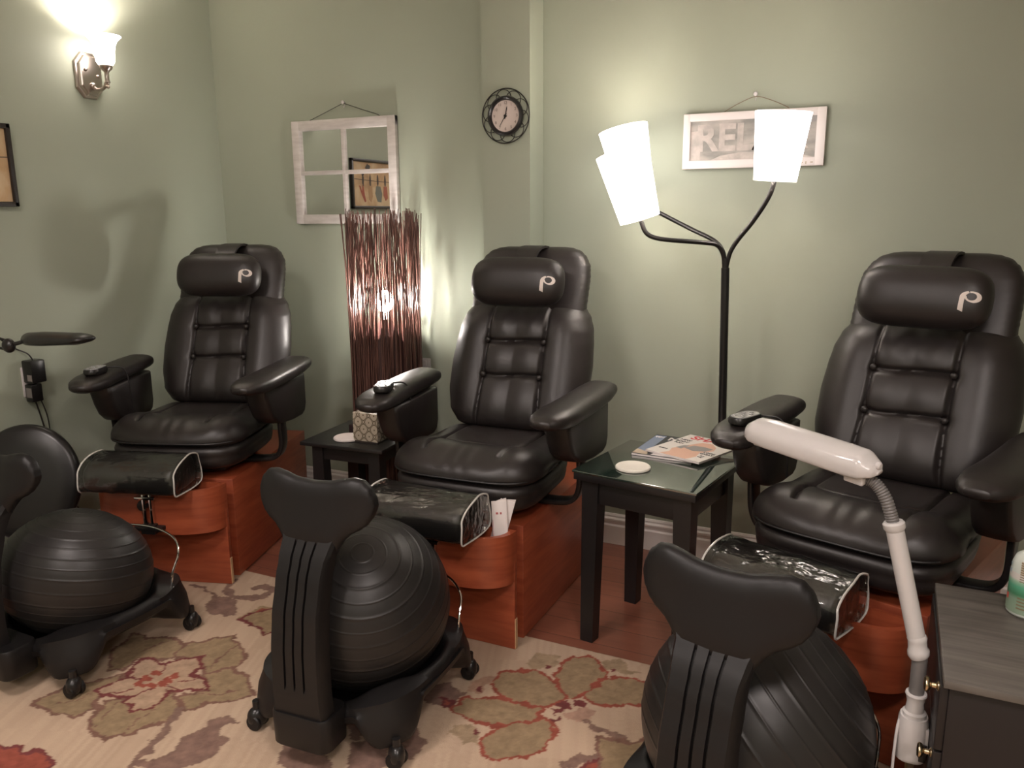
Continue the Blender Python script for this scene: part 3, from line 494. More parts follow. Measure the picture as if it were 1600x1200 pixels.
def make_pedicure(label):
    t = thing('pedicure_chair', label, 'pedicure chair', (0, 0, 0), 0, 'leather pedicure chairs in a row along the wall')
    hw = .264
    link('base_cabinet', box(B(), -hw, hw, -.515, .262, RT, .435, .003), CHERRY, t)
    fp = link('front_panel', box(B(), -hw - .006, hw + .004, -.598, -.578, RT + .001, .335, .0015), CHERRY, t)
    bm = B(); box(bm, -.235, .235, -.579, -.514, RT + .001, .30, .002); link('panel_spacer', bm, CHERRY, fp)
    link('raw_edge', box(B(), hw + .004, hw + .0065, -.596, -.580, RT + .002, .12), CHERRY_EDGE, fp)
    # the curved tool pocket: hollow, flat back, bulging front
    bm = B(); o = d_shape(.268, .135); q = d_shape(.246, .112, e=2.8); z0, z1, y0 = .262, .443, -.578
    def ringz(sh, z, dy=0): return [Vector((x, y0 + y + dy, z)) for x, y in sh]
    oo, ii = ringz(o, z0), ringz(o, z1); inn, inb = ringz(q, z1, -.010), ringz(q, z0 + .02, -.010)
    loft(bm, [ringz(q, z0 + .001, -.01), oo, [p + Vector((0, 0, .004)) for p in oo], [p - Vector((0, 0, .003)) for p in ii], ii, inn, inb], True, True)
    link('tool_pocket', bm, CHERRY, t, angle=30)
    # seat group is turned a little on the base
    rz = lambda b: rotz(b, SEATROT)
    bm = B(); lathe(bm, [(0, .435), (.19, .435), (.19, .445), (.10, .45), (.10, .49), (0, .49)], 40); bmesh.ops.translate(bm, vec=(0, -.26, 0), verts=bm.verts)
    box(bm, -.19, .19, -.47, -.07, .452, .490, .01)
    link('swivel_mount', rz(bm), PLASTIC_S, t)
    link('seat_frame', rz(seat_under(B())), LEATHER, t, angle=80)
    s = link('seat_cushion', rz(seat_top(B())), LEATHER, t, angle=80)
    bm = B()
    P = []
    for k in range(61):
        a = PI * k / 60; n = 4.2
        P.append((math.copysign(abs(math.cos(a)) ** (2 / n), math.cos(a)) * .290, -.30 - abs(math.sin(a)) ** (2 / n) * .297, .601))
    tube(bm, P, .0035, 6); link('piping', rz(bm), SEAM, s)
    b = link('backrest', rz(back_surface(B())), LEATHER, t, angle=80)
    for sx in (-1, 1):
        for z in (1.0, .866):
            bm = B(); y = rec(z) - .006; ell(bm, (0, 0, 0), .0115, .0115, .008, 16, 8); bmesh.ops.transform(bm, matrix=at(sx * .121, y, z) @ Matrix.Rotation(PI / 2, 4, 'X'), verts=bm.verts)
            link('button', rz(bm), LEATHER, b)
    h = link('headrest', rz(headrest(B())), LEATHER, t, angle=80)
    p = link('head_pillow', rz(pillow(B())), LEATHER, t, angle=80)
    lg = link('printed_logo', rz(logo(B())), LOGO, p, smooth=False); lg['label'] = 'pale ribbon letter P printed on the pillow'
    bm = B(); rings = []
    for (v, z) in [(.036, 1.306), (.066, 1.340), (.10, 1.362), (.13, 1.372), (.17, 1.375), (.21, 1.370), (.226, 1.352), (.226, 1.29)]:
        rings.append([Vector((u, v, z + .001 + dz)) for u, dz in ((-.030, 0), (.064, 0), (.064, -.010), (-.030, -.010))])
    link('pillow_strap', rz(loft(bm, rings)), LEATHER, p, angle=50)
    for sx in (-1, 1):
        ap = link('armrest', rz(arm_pad(B(), sx)), LEATHER, t, angle=80)
        link('side_panel', rz(arm_panel(B(), sx)), LEATHER, ap, angle=60)
        link('arm_bracket', rz(bracket(B(), sx)), PLASTIC_S, ap)
    # foot cushion on a chrome post in front of the pocket
    bm = B(); rings = []; x0, x1 = -.205, .168
    for i, (x, k) in enumerate([(x0, .80), (x0 + .004, .91), (x0 + .012, .955)] + [(x0 + .03 + (x1 - x0 - .06) * j / 8, .965) for j in range(9)] + [(x1 - .012, .955), (x1 - .004, .91), (x1, .80)]):
        rings.append([Vector((x, a, b)) for a, b in footrest_prof(k)])
    f = link('foot_cushion', loft(bm, rings), LEATHER, t, angle=60)
    bm = B(); rings = []; rnd = random.Random(4)
    for x, k in [(x0 - .012, 1.0)] + [(x0 + (x1 - x0) * j / 12, 1.015 + .012 * math.sin(j * 1.9) - .012) for j in range(13)] + [(x1 + .014, 1.04)]:
        P = [Vector((x + rnd.uniform(-.003, .003), a, b)) for a, b in footrest_prof(k)]
        P = [p + Vector((0, rnd.uniform(-.0025, .0025), rnd.uniform(-.002, .002))) for p in P]
        rings.append(spline(P + [P[0]], 3)[:-1])
    endr = (rings[0], rings[-1])
    cv = link('plastic_cover', loft(bm, rings), FILM, f, angle=70); cv['label'] = 'wrinkled clear plastic slip cover'
    for r_ in endr:
        bm = B(); tube(bm, r_ + [r_[0]], .0032, 6); link('welded_edge', bm, WELD, cv)
    bm = B(); box(bm, -.008, .006, -.735, -.715, .30, .462, .001); box(bm, .022, .034, -.735, -.715, .30, .462, .001); box(bm, -.035, .05, -.742, -.712, .415, .425, .001)
    ps = link('foot_post', bm, CHROME, f)
    bm = B(); lathe(bm, [(0, 0), (.019, .002), (.022, .012), (.019, .024), (.008, .028), (.008, .04), (0, .04)], 16, at(-.012, -.735, .385) @ Matrix.Rotation(PI / 2, 4, 'X') @ at(0, 0, -.04) @ Matrix.Rotation(PI, 4, 'Y') @ at(0, 0, -.04)); link('clamp_knob', bm, PLASTIC_S, ps)
    bm = B(); box(bm, -.05, .07, -.742, -.590, .285, .302, .002); box(bm, -.02, .04, -.74, -.712, .27, .31, .003); link('post_bracket', bm, PLASTIC_S, ps)
    return t
def place(o, X, Y, r): o.location = (X, Y, 0); o.rotation_euler = (0, 0, R(r - 2.3))
CH = {'M': (-1.368, 2.931, 2.3), 'L': (-2.823, 2.801, 19.8), 'R': (.077, 2.849, -17.1)}
chair = make_pedicure('black leather pedicure chair beside the tissue box, under the round clock')
place(chair, *CH['M'])
X, Y, r = CH['L']; dup(chair, (X, Y, 0), R(r - 2.3), 'black leather pedicure chair in the corner, left of the twig lamp')
X, Y, r = CH['R']; chair_r = dup(chair, (X, Y, 0), R(r - 2.3), 'black leather pedicure chair behind the white task lamp')
for ch in chair_r.children:
    if ch.name.startswith('foot_cushion'): ch.location = (-.045, 0, -.022)
def on_chair(c, u, v, z, seat=True):
    X, Y, r = CH[c]; a = R(r if seat else r - 2.3); return Vector((X + u * math.cos(a) - v * math.sin(a), Y + u * math.sin(a) + v * math.cos(a), z)), a

# remotes on the left arms
KEYPAD = mat('pale_grey_keypad', (.36, .36, .36), .15)
def make_remote(label):
    t = thing('remote_control', label, 'remote control', (0, 0, 0), 0, 'remote controls on the chair arms')
    bm = B(); rings = []
    for z, k in ((0, .90), (.006, 1), (.018, 1), (.024, .93)): rings.append([Vector((x * k, y * k, z)) for x, y in rrect(.062, .125, .028, 6)])
    link('body', loft(bm, rings), PLASTIC_S, t)
    bm = B(); rings = []
    for z, k in ((.022, .88), (.0262, .86)): rings.append([Vector((x * k, y * k, z)) for x, y in rrect(.062, .125, .028, 6)])
    f = link('face_plate', loft(bm, rings), KEYPAD, t)
    for i in range(3):
        for j in range(4): link('key', box(B(), -.018 + i * .014, -.009 + i * .014, -.040 + j * .022, -.030 + j * .022, .0255, .0285, .001), KEYPAD, f) if (i + j) % 2 == 0 else None
    bm = B(); P = [(0, .06, .012), (.02, .085, .010), (.058, .10, .006), (.076, .11, -.03), (.080, .12, -.12), (.07, .14, -.19)]; tube(bm, P, .003, 8, smooth_n=6); link('cord', bm, CABLE, t)
    return t
rem = None
for c, lab, dz in (('M', 'black remote with a pale face on the arm above the patterned tissue box', 0), ('L', 'black remote strapped on the arm nearest the corner wall outlet', 1), ('R', 'black remote on the arm above the magazines', 1)):
    p, a = on_chair(c, -.338, -.47, .8650)
    if rem is None: rem = make_remote(lab); rem.location = p; rem.rotation_euler = (0, 0, a + .35)
    else: dup(rem, p, a + (.1 if c == 'L' else -.15), lab)

# two paper packets in the middle chair's pocket
for k, (u, v, tilt, lab) in enumerate(((.176, -.600, -16, 'white paper packet leaning in the wooden pocket, nearer the foot cushion'), (.226, -.606, 3, 'white paper packet at the right end of the wooden pocket'))):
    p, a = on_chair('M', u, v, .30, False)
    o = thing('paper_packet', lab, 'paper packet', p, a + R(-14 + 8 * k), 'paper packets in the chair pocket'); o.rotation_euler = (R(-3 - 2 * k), R(-tilt * .9), a + R(16 + 6 * k))
    bm = B(); box(bm, -.026, .026, -.0025, .0025, 0, .252 - .006 * k, .001)
    link('sleeve', bm, PAPER, o)
    bm = B(); prism(bm, [(-.026, .246 - .006 * k), (.026, .246 - .006 * k), (.026, .262 - .006 * k), (.0, .256 - .006 * k)], -.0012, .0012, lambda x, y, d: Vector((x, d, y))); link('flap', bm, PAPER, o)
    bm = B(); box(bm, -.012, -.004, -.0034, -.002, .20, .207); box(bm, .002, .008, -.0034, -.002, .20, .207); box(bm, -.024, -.0225, -.0034, -.002, .03, .18); link('print', bm, mat('faint_red_print', (.45, .12, .12), .6), o)


# ------------------------------------------------------------------ ball chairs
def make_ball_chair(label, pole):
    t = thing('ball_chair', label, 'ball chair', (0, 0, 0), 0, 'black exercise ball chairs on casters')
    # ball: moulded rings around its pole
    prof = []; n = 120
    for i in range(n + 1):
        ph = PI * i / n; r = .26
        prof.append((max(1e-5, r * math.sin(ph)), r * math.cos(ph)))
    prof2 = []
    for i in range(n):
        prof2.append(prof[i])
    prof2.append(prof[-1])
    ringang = [7, 15, 24, 33, 42, 51, 60, 69, 78, 90, 102, 111, 120, 129, 138]
    bm = B(); P = []
    angs = sorted(set([180 * i / 90 for i in range(91)] + [a + d for a in ringang for d in (-.8, -.35, 0, .35, .8)]))
    for a in angs:
        near = min(abs(a - q) for q in ringang); r = .26 + .0012 * max(0, 1 - (near / .75) ** 2)
        P.append((max(1e-5, r * math.sin(R(a))), r * math.cos(R(a))))
    q = Vector((0, 0, 1)).rotation_difference(Vector(pole).normalized()).to_matrix().to_4x4()
    lathe(bm, P, 96, at(0, 0, .345) @ q); link('exercise_ball', bm, BALL, t, angle=80)
    # moulded base: bowl rim, skirt and four flared legs
    rings = []; nth = 144
    for k in range(nth):
        th = 2 * PI * k / nth
        c4 = abs(math.sin(2 * th)); w = min(1, max(0, (c4 - .74) / .24)); w = w * w * (3 - 2 * w)
        back = max(0, math.cos(th + PI / 2)) ** 6                         # towards -y
        side = 1 / (abs(math.cos(th)) ** 3.8 + abs(math.sin(th)) ** 3.8) ** (1 / 3.8)
        Ro = .262 * side; zr = .205 - .055 * back + .012 * w * (1 if math.sin(th) > 0 else .2); ri = .226 + .012 * (1 - w)
        zb = .150 - .080 * w - .050 * back; fl = .004 + .016 * w
        ring = [(.002, .081), (.12, .086), (.19, .115), (ri - .012, zr - .035), (ri, zr - .006), (ri + .008, zr), (ri + .018, zr), (max(Ro, ri + .03), zr - .010), (max(Ro + .004, ri + .034), zr - .03),
                (Ro + .010 + fl * .45, (zr * .5 + zb * .5)), (Ro + .006 + fl, zb + .02), (Ro + .002 + fl, zb + .004), (Ro - .008 + fl, zb), (Ro - .05, min(zb + .006, .118)), (Ro - .075, min(zb + .012, .100)), (.16, .092), (.12, .078), (.002, .074)]
        rings.append([Vector((a * math.cos(th), a * math.sin(th), z)) for a, z in ring])
    rings.append(rings[0]); bm = B(); loft(bm, rings, True, False)
    b = link('rolling_base', bm, PLASTIC, t, angle=50)
    # socket box at the back and the column with three slots
    bm = B(); rr_ = []
    for z, k in ((.070, .93), (.076, 1), (.165, 1.02), (.172, .98)): rr_.append([Vector((x * k, -.298 + y * k, z)) for x, y in rrect(.185, .115, .03, 5)])
    link('column_socket', loft(bm, rr_), PLASTIC, b, angle=50)
    def colsec(hw, d):
        g = .0035; pts = [(-hw, d * .5), (-hw, -d * .25), (-hw * .9, -d * .5)]
        for c in (-.42, 0, .42): pts += [(c * hw * .9 - g, -d * .5), (c * hw * .9 - g, -d * .5 + .011), (c * hw * .9 + g, -d * .5 + .011), (c * hw * .9 + g, -d * .5)]
        return pts + [(hw * .9, -d * .5), (hw, -d * .25), (hw, d * .5)]
    bm = B(); rings = []
    def cy(z): return itp(z, [(.15, -.322), (.25, -.328), (.35, -.326), (.45, -.315), (.55, -.290), (.60, -.270), (.65, -.238), (.70, -.195)])
    def chw(z): return itp(z, [(.15, .084), (.2, .082), (.35, .080), (.5, .077), (.59, .077), (.64, .084), (.70, .105)])
    for i in range(30):
        z = .15 + .55 * i / 29; slot = 1 if .25 < z < .645 else 0; sec = colsec(chw(z), .052)
        if not slot: sec = [(x, min(y, y) if abs(y + .026 - .011) > 1e-4 else -.026) for x, y in sec]
        if not slot: sec = [(x, -.026 if abs(y - (-.026 + .011)) < 1e-4 else y) for x, y in sec]
        rings.append([Vector((x, cy(z) + y, z)) for x, y in sec])
    bk = link('back_column', loft(bm, rings), PLASTIC, t, angle=35)
    # lumbar pad: two rounded ears with a saddle between them
    bm = B(); rings = []
    for i in range(61):
        x = .186 * math.sin(-PI / 2 + PI * i / 60); ax = abs(x)
        top = itp(ax, [(0, .803), (.05, .806), (.10, .817), (.125, .821), (.15, .817), (.17, .800), (.182, .775), (.186, .752)])
        bot = itp(ax, [(0, .58), (.07, .598), (.085, .625), (.10, .650), (.12, .668), (.14, .678), (.16, .692), (.176, .712), (.183, .730), (.186, .746)])
        e = max(0, 1 - (ax / .187) ** 4) ** .5; ring = []; yc = -.222 + .55 * ax * ax
        for k in range(36):
            a = 2 * PI * k / 36; sy = math.copysign(abs(math.sin(a)) ** .62, math.sin(a)); cx = math.copysign(abs(math.cos(a)) ** .85, math.cos(a))
            z = (top + bot) / 2 + (top - bot) / 2 * sy
            ring.append(Vector((x, yc + (.74 - z) * -.18 * (1 if z < .74 else .2) + cx * .030 * (.25 + .75 * e) * min(1, max(.35, (z - .56) / .09)), z)))
        rings.append(ring)
    link('lumbar_pad', loft(bm, rings), PLASTIC, t, angle=80)
    # chrome bar across the front
    bm = B(); P = [(-.226, .175, .19), (-.232, .178, .25), (-.215, .225, .305), (-.14, .272, .335), (0, .292, .345), (.14, .272, .335), (.215, .225, .305), (.232, .178, .25), (.226, .175, .19)]
    tube(bm, P, .0042, 8, smooth_n=6); link('retaining_bar', bm, CHROME, t)
    for sx, sy in ((1, 1), (1, -1), (-1, 1), (-1, -1)):
        x, y = sx * .238, sy * .238
        c = thing('caster', None, None, (x, y, 0)); c.parent = t; del_keys(c)
        a = R(40 * sx + 90 * sy)
        M = Matrix.Rotation(a, 4, 'Z')
        bm = B(); lathe(bm, [(.0, .04), (.012, .04), (.012, .088), (0, .088)], 12, M); ell(bm, (.0, 0, .036), .030, .024, .031, 18, 10, M, 2.3)
        link_into(c, 'caster', bm, PLASTIC_S, t, (x, y, RT))
    return t
def del_keys(c): bpy.data.objects.remove(c)
def link_into(c, name, bm, m, t, loc):
    o = link(name, bm, m, t, angle=50); o.location = loc
    k = o
    bm = B()
    for s in (-1, 1): lathe(bm, [(.0, 0), (.021, 0), (.0245, .004), (.0245, .012), (.021, .016), (0, .016)], 20, at(0, s * .017 - .008, .0245) @ Matrix.Rotation(-PI / 2, 4, 'X') @ at(0, 0, 0))
    w = link('wheels', bm, PLASTIC, o, angle=40)
    return o
bc = make_ball_chair('black ball chair in front of the middle pedicure chair', (.294, -.448, .844))
bc.location = (-1.388, 1.868, 0); bc.rotation_euler = (0, 0, R(3))
def set_ball(root, pole, flat):
    for ch in root.children:
        if ch.name.startswith('exercise_ball'):
            q0 = Vector((0, 0, 1)).rotation_difference(Vector((.294, -.448, .844)).normalized()); q1 = Vector((0, 0, 1)).rotation_difference(Vector(pole).normalized())
            m = (q1 @ q0.inverted()).to_matrix().to_4x4(); c = Vector((0, 0, .345)); ch.matrix_local = at(0, 0, .085) @ Matrix.Diagonal((1, 1, flat, 1)) @ at(0, 0, -.085) @ at(*c) @ m @ at(*-c)
b2 = dup(bc, (-2.495, 1.74, 0), R(-1), 'black ball chair at the left edge, its back cut off by the frame'); set_ball(b2, (.10, .15, .98), .70)
for ch in b2.children:
    if ch.name.startswith(('back_column', 'lumbar_pad')): ch.matrix_local = at(-.045, 0, 0) @ Matrix.Diagonal((1, 1, .955, 1))
b3 = dup(bc, (-.212, 1.755, 0), R(-13), 'nearest black ball chair, in front of the white task lamp'); set_ball(b3, (.62, .45, .60), 1)

# ------------------------------------------------------------------ side tables
def quad_frame(p0, px):
    return math.atan2(px[1] - p0[1], px[0] - p0[0])
def table_local(t, w, d, h, top_t, over, leg, leg_flare, apron, wood):
    link('tabletop', box(B(), 0, w, 0, d, h - top_t, h, .003), wood, t)
    bm = B(); y0 = over; a = leg * .2
    ap = B(); box(ap, over + a, w - over - a, over + a, over + a + .018, h - top_t - apron, h - top_t, .001); box(ap, over + a, w - over - a, d - over - a - .018, d - over - a, h - top_t - apron, h - top_t, .001)
    box(ap, over + a, over + a + .018, over + a, d - over - a, h - top_t - apron, h - top_t, .001); box(ap, w - over - a - .018, w - over - a, over + a, d - over - a, h - top_t - apron, h - top_t, .001)
    link('apron', ap, wood, t)
    bm.free()
    for sx in (0, 1):
        for sy in (0, 1):
            bm = B(); rings = []
            for z, k, f in ((0, leg_flare[0], leg_flare[1]), (h - top_t, 1, 0)):
                s = leg * k; x = over if not sx else w - over - s; y = over if not sy else d - over - s
                x += (-f if not sx else f); y += (-f if not sy else f)
                rings.append([Vector((x, y, z)), Vector((x + s, y, z)), Vector((x + s, y + s, z)), Vector((x, y + s, z))])
            link('leg', loft(bm, rings), wood, t, angle=20)
t = thing('side_table', 'tall square black side table with a glass top, holding the magazines', 'side table', (-.945, 2.485, 0), R(-9.0), 'black side tables')
table_local(t, .442, .445, .634, .026, .022, .062, (.78, 0), .085, BLACKWOOD)
link('glass_top', box(B(), -.004, .446, -.004, .449, .6345, .6425, .002), GLASS, t)
for k, x in enumerate((.275, .305, .318)):
    bm = B(); tube(bm, [(x, .0015 + .02, .606), (x + .006, .018, .59), (x + .012, .018, .57)], .0018, 6)
    bm.free()
t2 = thing('side_table', 'low black side table with flared legs, in front of the twig lamp', 'side table', (-2.215, 2.581, 0), R(4.0), 'black side tables')
table_local(t2, .397, .392, .57, .016, .036, .05, (1.35, .006), .065, BLACKWOOD)
def coaster(label, m, x, y, z, r):
    bm = B(); lathe(bm, [(0, 0), (r - .004, 0), (r, .003), (r, .008), (r - .003, .011), (r - .012, .011), (r - .014, .010), (0, .010)], 48)
    o = link('coaster', bm, m); o.location = (x, y, z); tag(o, label, 'coaster', 'round pale coasters'); return o
coaster('round cream coaster on the glass-topped side table', CREAM, -.762, 2.578, .6428, .060)
coaster('round white coaster beside the patterned tissue box on the low table', PINKWHITE, -2.052, 2.70, .5702, .062)

# magazines
def magazine(label, w, h, th, cover, loc, rz):
    t = thing('magazine', label, 'magazine', loc, rz, 'magazines on the glass-topped table')
    bm = B(); box(bm, .001, w - .001, .001, h - .001, .0004, th - .0004); link('pages', bm, PAPER, t)
    bm = B(); box(bm, 0, w, 0, h, th - .0006, th); box(bm, 0, w, 0, h, 0, .0005); box(bm, -.0005, .0003, 0, h, 0, th); link('cover', bm, cover, t)
    return t
def flat(bm, poly, z, h=.0004): prism(bm, poly, z, z + h, lambda x, y, d: Vector((x, y, d)))
MAGCOV = mat('pale_magazine_cover', (.80, .75, .71), .28)
# upper magazine: corners measured on the table
ang = math.atan2(2.683 - 2.764, -.555 + .773)
m1 = magazine('open-topped pale magazine with red masthead, uppermost of the two magazines'.replace('open-topped ', ''), .228, .285, .007, MAGCOV, (-.772, 2.768, .6528), ang + R(-1))
bm = B()
add_text(bm, 'SHAPE', .062, at(.114, .252, .0073), 0, .001, .95); link('masthead', bm, REDINK, m1, smooth=False)
bm = B(); flat(bm, [(.06, 0.002), (.17, .002), (.182, .05), (.165, .10), (.19, .15), (.175, .19), (.14, .225), (.10, .215), (.085, .17), (.07, .12), (.058, .08), (.075, .04)], .0070); link('cover_figure', bm, SKINPRINT, m1, smooth=False)
bm = B(); flat(bm, [(.088, .115), (.135, .10), (.172, .125), (.178, .165), (.14, .17), (.10, .16)], .0075); flat(bm, [(.062, .10), (.085, .098), (.088, .15), (.07, .14)], .0075); link('cover_garment', bm, GREYINK, m1, smooth=False)
for i, (s, x, y, z) in enumerate((('NEW', .034, .205, .020), ('BODY', .034, .18, .020), ('PLAN', .034, .158, .016), ('LOOK', .195, .115, .017), ('GREAT', .195, .095, .017), ('fast', .195, .07, .012), ('easy', .195, .055, .012), ('IDEAS', .034, .06, .014))):
    bm = B(); add_text(bm, s, z, at(x, y, .0073), 0, .0002); link('cover_line', bm, BLACKINK, m1, smooth=False)
m0 = magazine('dark magazine with slate blue band under the pale one', .225, .28, .008, DARKPRINT, (-.816, 2.734, .6428), R(-4))
bm = B(); flat(bm, [(0.002, .01), (.045, .01), (.045, .27), (.002, .27)], .0079); link('blue_band', bm, BLUEPRINT, m0, smooth=False)
bm = B(); flat(bm, [(0.002, .004), (.06, .004), (.05, .035), (.002, .06)], .0084); link('tan_corner', bm, TANPRINT, m0, smooth=False)
for s, z, x, y, zz in (('NEW', .055, .125, .235, .0084), ('STYLE', .030, .115, .19, .0084), ('TEN', .02, .024, .245, .0086)):
    bm = B(); add_text(bm, s, z, at(x, y, zz), 0, z / 50); link('cover_line', bm, PAPER, m0, smooth=False)
bm = B(); flat(bm, [(.07, .006), (.22, .006), (.22, .03), (.075, .03)], .0084); link('white_strip', bm, PAPER, m0, smooth=False)

# tissue box
TB = mat('tissue_box_lattice_pattern', (.3, .25, .18), .5)
def lattice():
    m = TB; tc = N(m, 'ShaderNodeTexCoord'); sp = N(m, 'ShaderNodeSeparateXYZ'); L(m, tc.outputs['Object'], sp.inputs['Vector'])
    def mth(op, a, b=None):
        n = N(m, 'ShaderNodeMath'); n.operation = op
        for i, v in enumerate((a, b)):
            if v is None: continue
            if isinstance(v, (int, float)): n.inputs[i].default_value = v
            else: L(m, v, n.inputs[i])
        return n.outputs[0]
    h = mth('ADD', sp.outputs['X'], sp.outputs['Y']); k = 2 * PI / .052
    a = mth('COSINE', mth('MULTIPLY', h, k)); b = mth('COSINE', mth('MULTIPLY', sp.outputs['Z'], 2 * PI / .060))
    s = mth('ADD', a, b); line = mth('LESS_THAN', mth('ABSOLUTE', mth('SUBTRACT', mth('ABSOLUTE', s), .28)), .20)
    dot = mth('GREATER_THAN', mth('ABSOLUTE', s), 1.93); ink = mth('MAXIMUM', line, dot)
    mx = N(m, 'ShaderNodeMixRGB'); mx.inputs['Color1'].default_value = (.50, .43, .34, 1); mx.inputs['Color2'].default_value = (.115, .085, .05, 1)
    L(m, ink, mx.inputs['Fac']); L(m, mx.outputs['Color'], bsdf(m).inputs['Base Color'])
lattice()
tb = thing('tissue_box', 'cube tissue box with brown lattice pattern on the low black table', 'tissue box', (-2.003, 2.672, .5702), R(2))
link('carton', box(B(), 0, .118, 0, .118, 0, .128, .001), TB, tb)
bm = B(); box(bm, -.0006, .1186, -.0006, .1186, .0, .008); link('dark_base_band', bm, mat('dark_band', (.03, .022, .02), .5), tb)
bm = B(); rnd = random.Random(2); rings = []
for z, k in ((.127, .9), (.135, 1.1), (.150, .8), (.160, .35)): rings.append([Vector((.034 + k * (.030 + .008 * math.sin(5 * a)) * math.cos(a), .055 + k * .018 * (1 + .3 * math.cos(3 * a)) * math.sin(a), z + .006 * math.sin(4 * a))) for a in [2 * PI * i / 30 for i in range(30)]])
link('tissue', loft(bm, rings), PAPER, tb)
o = link('small_box', box(B(), -.018, .018, -.016, .016, 0, .036, .002), mat('dark_plum_box', (.03, .014, .016), .5)); o.location = (-2.092, 2.80, .5702); tag(o, 'small dark plum box behind the white coaster on the low table', 'box')

# ------------------------------------------------------------------ three-shade floor lamp
fl = thing('floor_lamp', 'black floor lamp with three lit white shades behind the glass-topped table', 'floor lamp', (-.545, 3.10, 0))
def FL(x, y, z): return Vector((x + .545, y - 3.10, z))
bm = B(); lathe(bm, [(0, 0), (.13, 0), (.135, .006), (.13, .018), (.03, .028), (.016, .05), (0, .05)], 48); link('lamp_base', bm, LAMPBLACK, fl)
bm = B(); tube(bm, [FL(-.545, 3.1, .03), FL(-.578, 3.1, 1.30)], .0155, 20); tube(bm, [FL(-.578, 3.1, 1.285), FL(-.579, 3.1, 1.335)], .0125, 16); link('pole', bm, LAMPBLACK, fl)
shades = [ # arm path, axis bottom, axis top
    ([(-.574, 3.1, 1.31), (-.562, 3.1, 1.36), (-.535, 3.09, 1.405), (-.49, 3.07, 1.46), (-.445, 3.05, 1.525), (-.42, 3.04, 1.575), (-.410, 3.04, 1.62)], (-.410, 3.04, 1.610), (-.392, 3.03, 1.842), .095, .073),
    ([(-.583, 3.1, 1.31), (-.588, 3.095, 1.35), (-.61, 3.08, 1.385), (-.66, 3.045, 1.395), (-.76, 2.98, 1.405), (-.815, 2.955, 1.415), (-.845, 2.945, 1.435), (-.862, 2.94, 1.475)], (-.866, 2.94, 1.480), (-.938, 2.935, 1.722), .098, .074),
    ([(-.583, 3.105, 1.31), (-.592, 3.11, 1.36), (-.63, 3.125, 1.40), (-.72, 3.15, 1.44), (-.84, 3.18, 1.495), (-.91, 3.19, 1.53), (-.955, 3.19, 1.59)], (-.962, 3.19, 1.60), (-1.016, 3.185, 1.830), .097, .072)]
for arm, b0, b1, rt, rb in shades:
    bm = B(); tube(bm, [FL(*p) for p in arm], .0085, 12, smooth_n=6); a = link('arm', bm, LAMPBLACK, fl)
    z = FL(*b1) - FL(*b0); h = z.length; q = Vector((0, 0, 1)).rotation_difference(z).to_matrix().to_4x4(); M = at(*FL(*b0)) @ q
    bm = B(); lathe(bm, [(rb, 0), (rt, h), (rt - .0025, h), (rb - .0025, .001), (rb, 0)], 64, M); s = link('lamp_shade', bm, SHADE, a, angle=60)
    bm = B(); lathe(bm, [(0, .0), (.016, 0), (.016, .05), (.013, .055), (0, .055)], 20, M); link('socket', bm, WHITEPL, a)
    bm = B(); ell(bm, (0, 0, .095), .030, .030, .040, 20, 12, M); link('bulb', bm, BULBSOFT, a)

# ------------------------------------------------------------------ twig lamp
tw = thing('twig_lamp', 'tall column lamp of glossy brown twigs glowing inside, beside the wall mirror', 'twig lamp', (-2.168, 3.182, 0))
bm = B(); rnd = random.Random(11); H = 1.50
def twigpath(a, r, top, sway, lean):
    P = []
    for i in range(13):
        z = .02 + (top - .02) * i / 12; f = max(0, (z - .55) / .95); rr = r * (1 - .03 * f) + lean * f ** 2.2; aa = a + sway * f * math.sin(3.1 * f + a * 5) + .35 * sway * math.sin(z * 7 + a * 9) * f
        P.append((rr * math.cos(aa), rr * math.sin(aa), z))
    return P
nt = 250
for i in range(nt):
    a = 2 * PI * i / nt + rnd.uniform(-.02, .02)
    tube(bm, twigpath(a, rnd.uniform(.150, .169), H + rnd.uniform(-.05, .035), rnd.uniform(-.30, .30), rnd.uniform(-.022, .014)), [rnd.uniform(.0024, .0034), .0019], 5, False)
tg = link('twigs', bm, TWIG, tw, merge=False, angle=80); tg['kind'] = 'stuff'
for a, r, ln in ((R(-172), .172, .045), (R(-165), .172, .032), (R(-158), .172, .020), (R(8), .176, .030), (R(-40), .172, .012)):
    bm = B(); tube(bm, twigpath(a, r, H + .01, .02, ln), [.0035, .002], 6); link('stray_twig', bm, TWIG, tw)
bm = B(); rings = []
for z in (.01, .3, .6, .80, .90, .97):
    rings.append([Vector(((.152 if z < .95 else .150) * math.cos(2 * PI * k / 90), .152 * math.sin(2 * PI * k / 90), z + (0 if z < .85 else .05 * math.sin(k * 1.7) * math.sin(k * .61)))) for k in range(90)])
loft(bm, rings, True, False); link('woven_sleeve', bm, TWIGCORE, tw)
bm = B(); lathe(bm, [(0, .0), (.15, 0), (.15, .02), (.02, .025), (.012, .04), (.012, 1.02), (0, 1.02)], 32); link('lamp_base', bm, LAMPBLACK, tw)
bm = B(); lathe(bm, [(0, 1.02), (.016, 1.02), (.018, 1.06), (0, 1.06)], 16); link('socket', bm, WHITEPL, tw)
bm = B(); ell(bm, (0, 0, 1.105), .042, .042, .052, 24, 16); link('bulb', bm, BULB, tw)
bm = B(); tube(bm, [(-.06, .15, .02), (-.10, .10, .20), (-.06, .16, .30), (.03, .17, .5), (.06, .19, .70), (.062, .195, .745)], .003, 8, smooth_n=6); link('cord', bm, CABLE, tw)

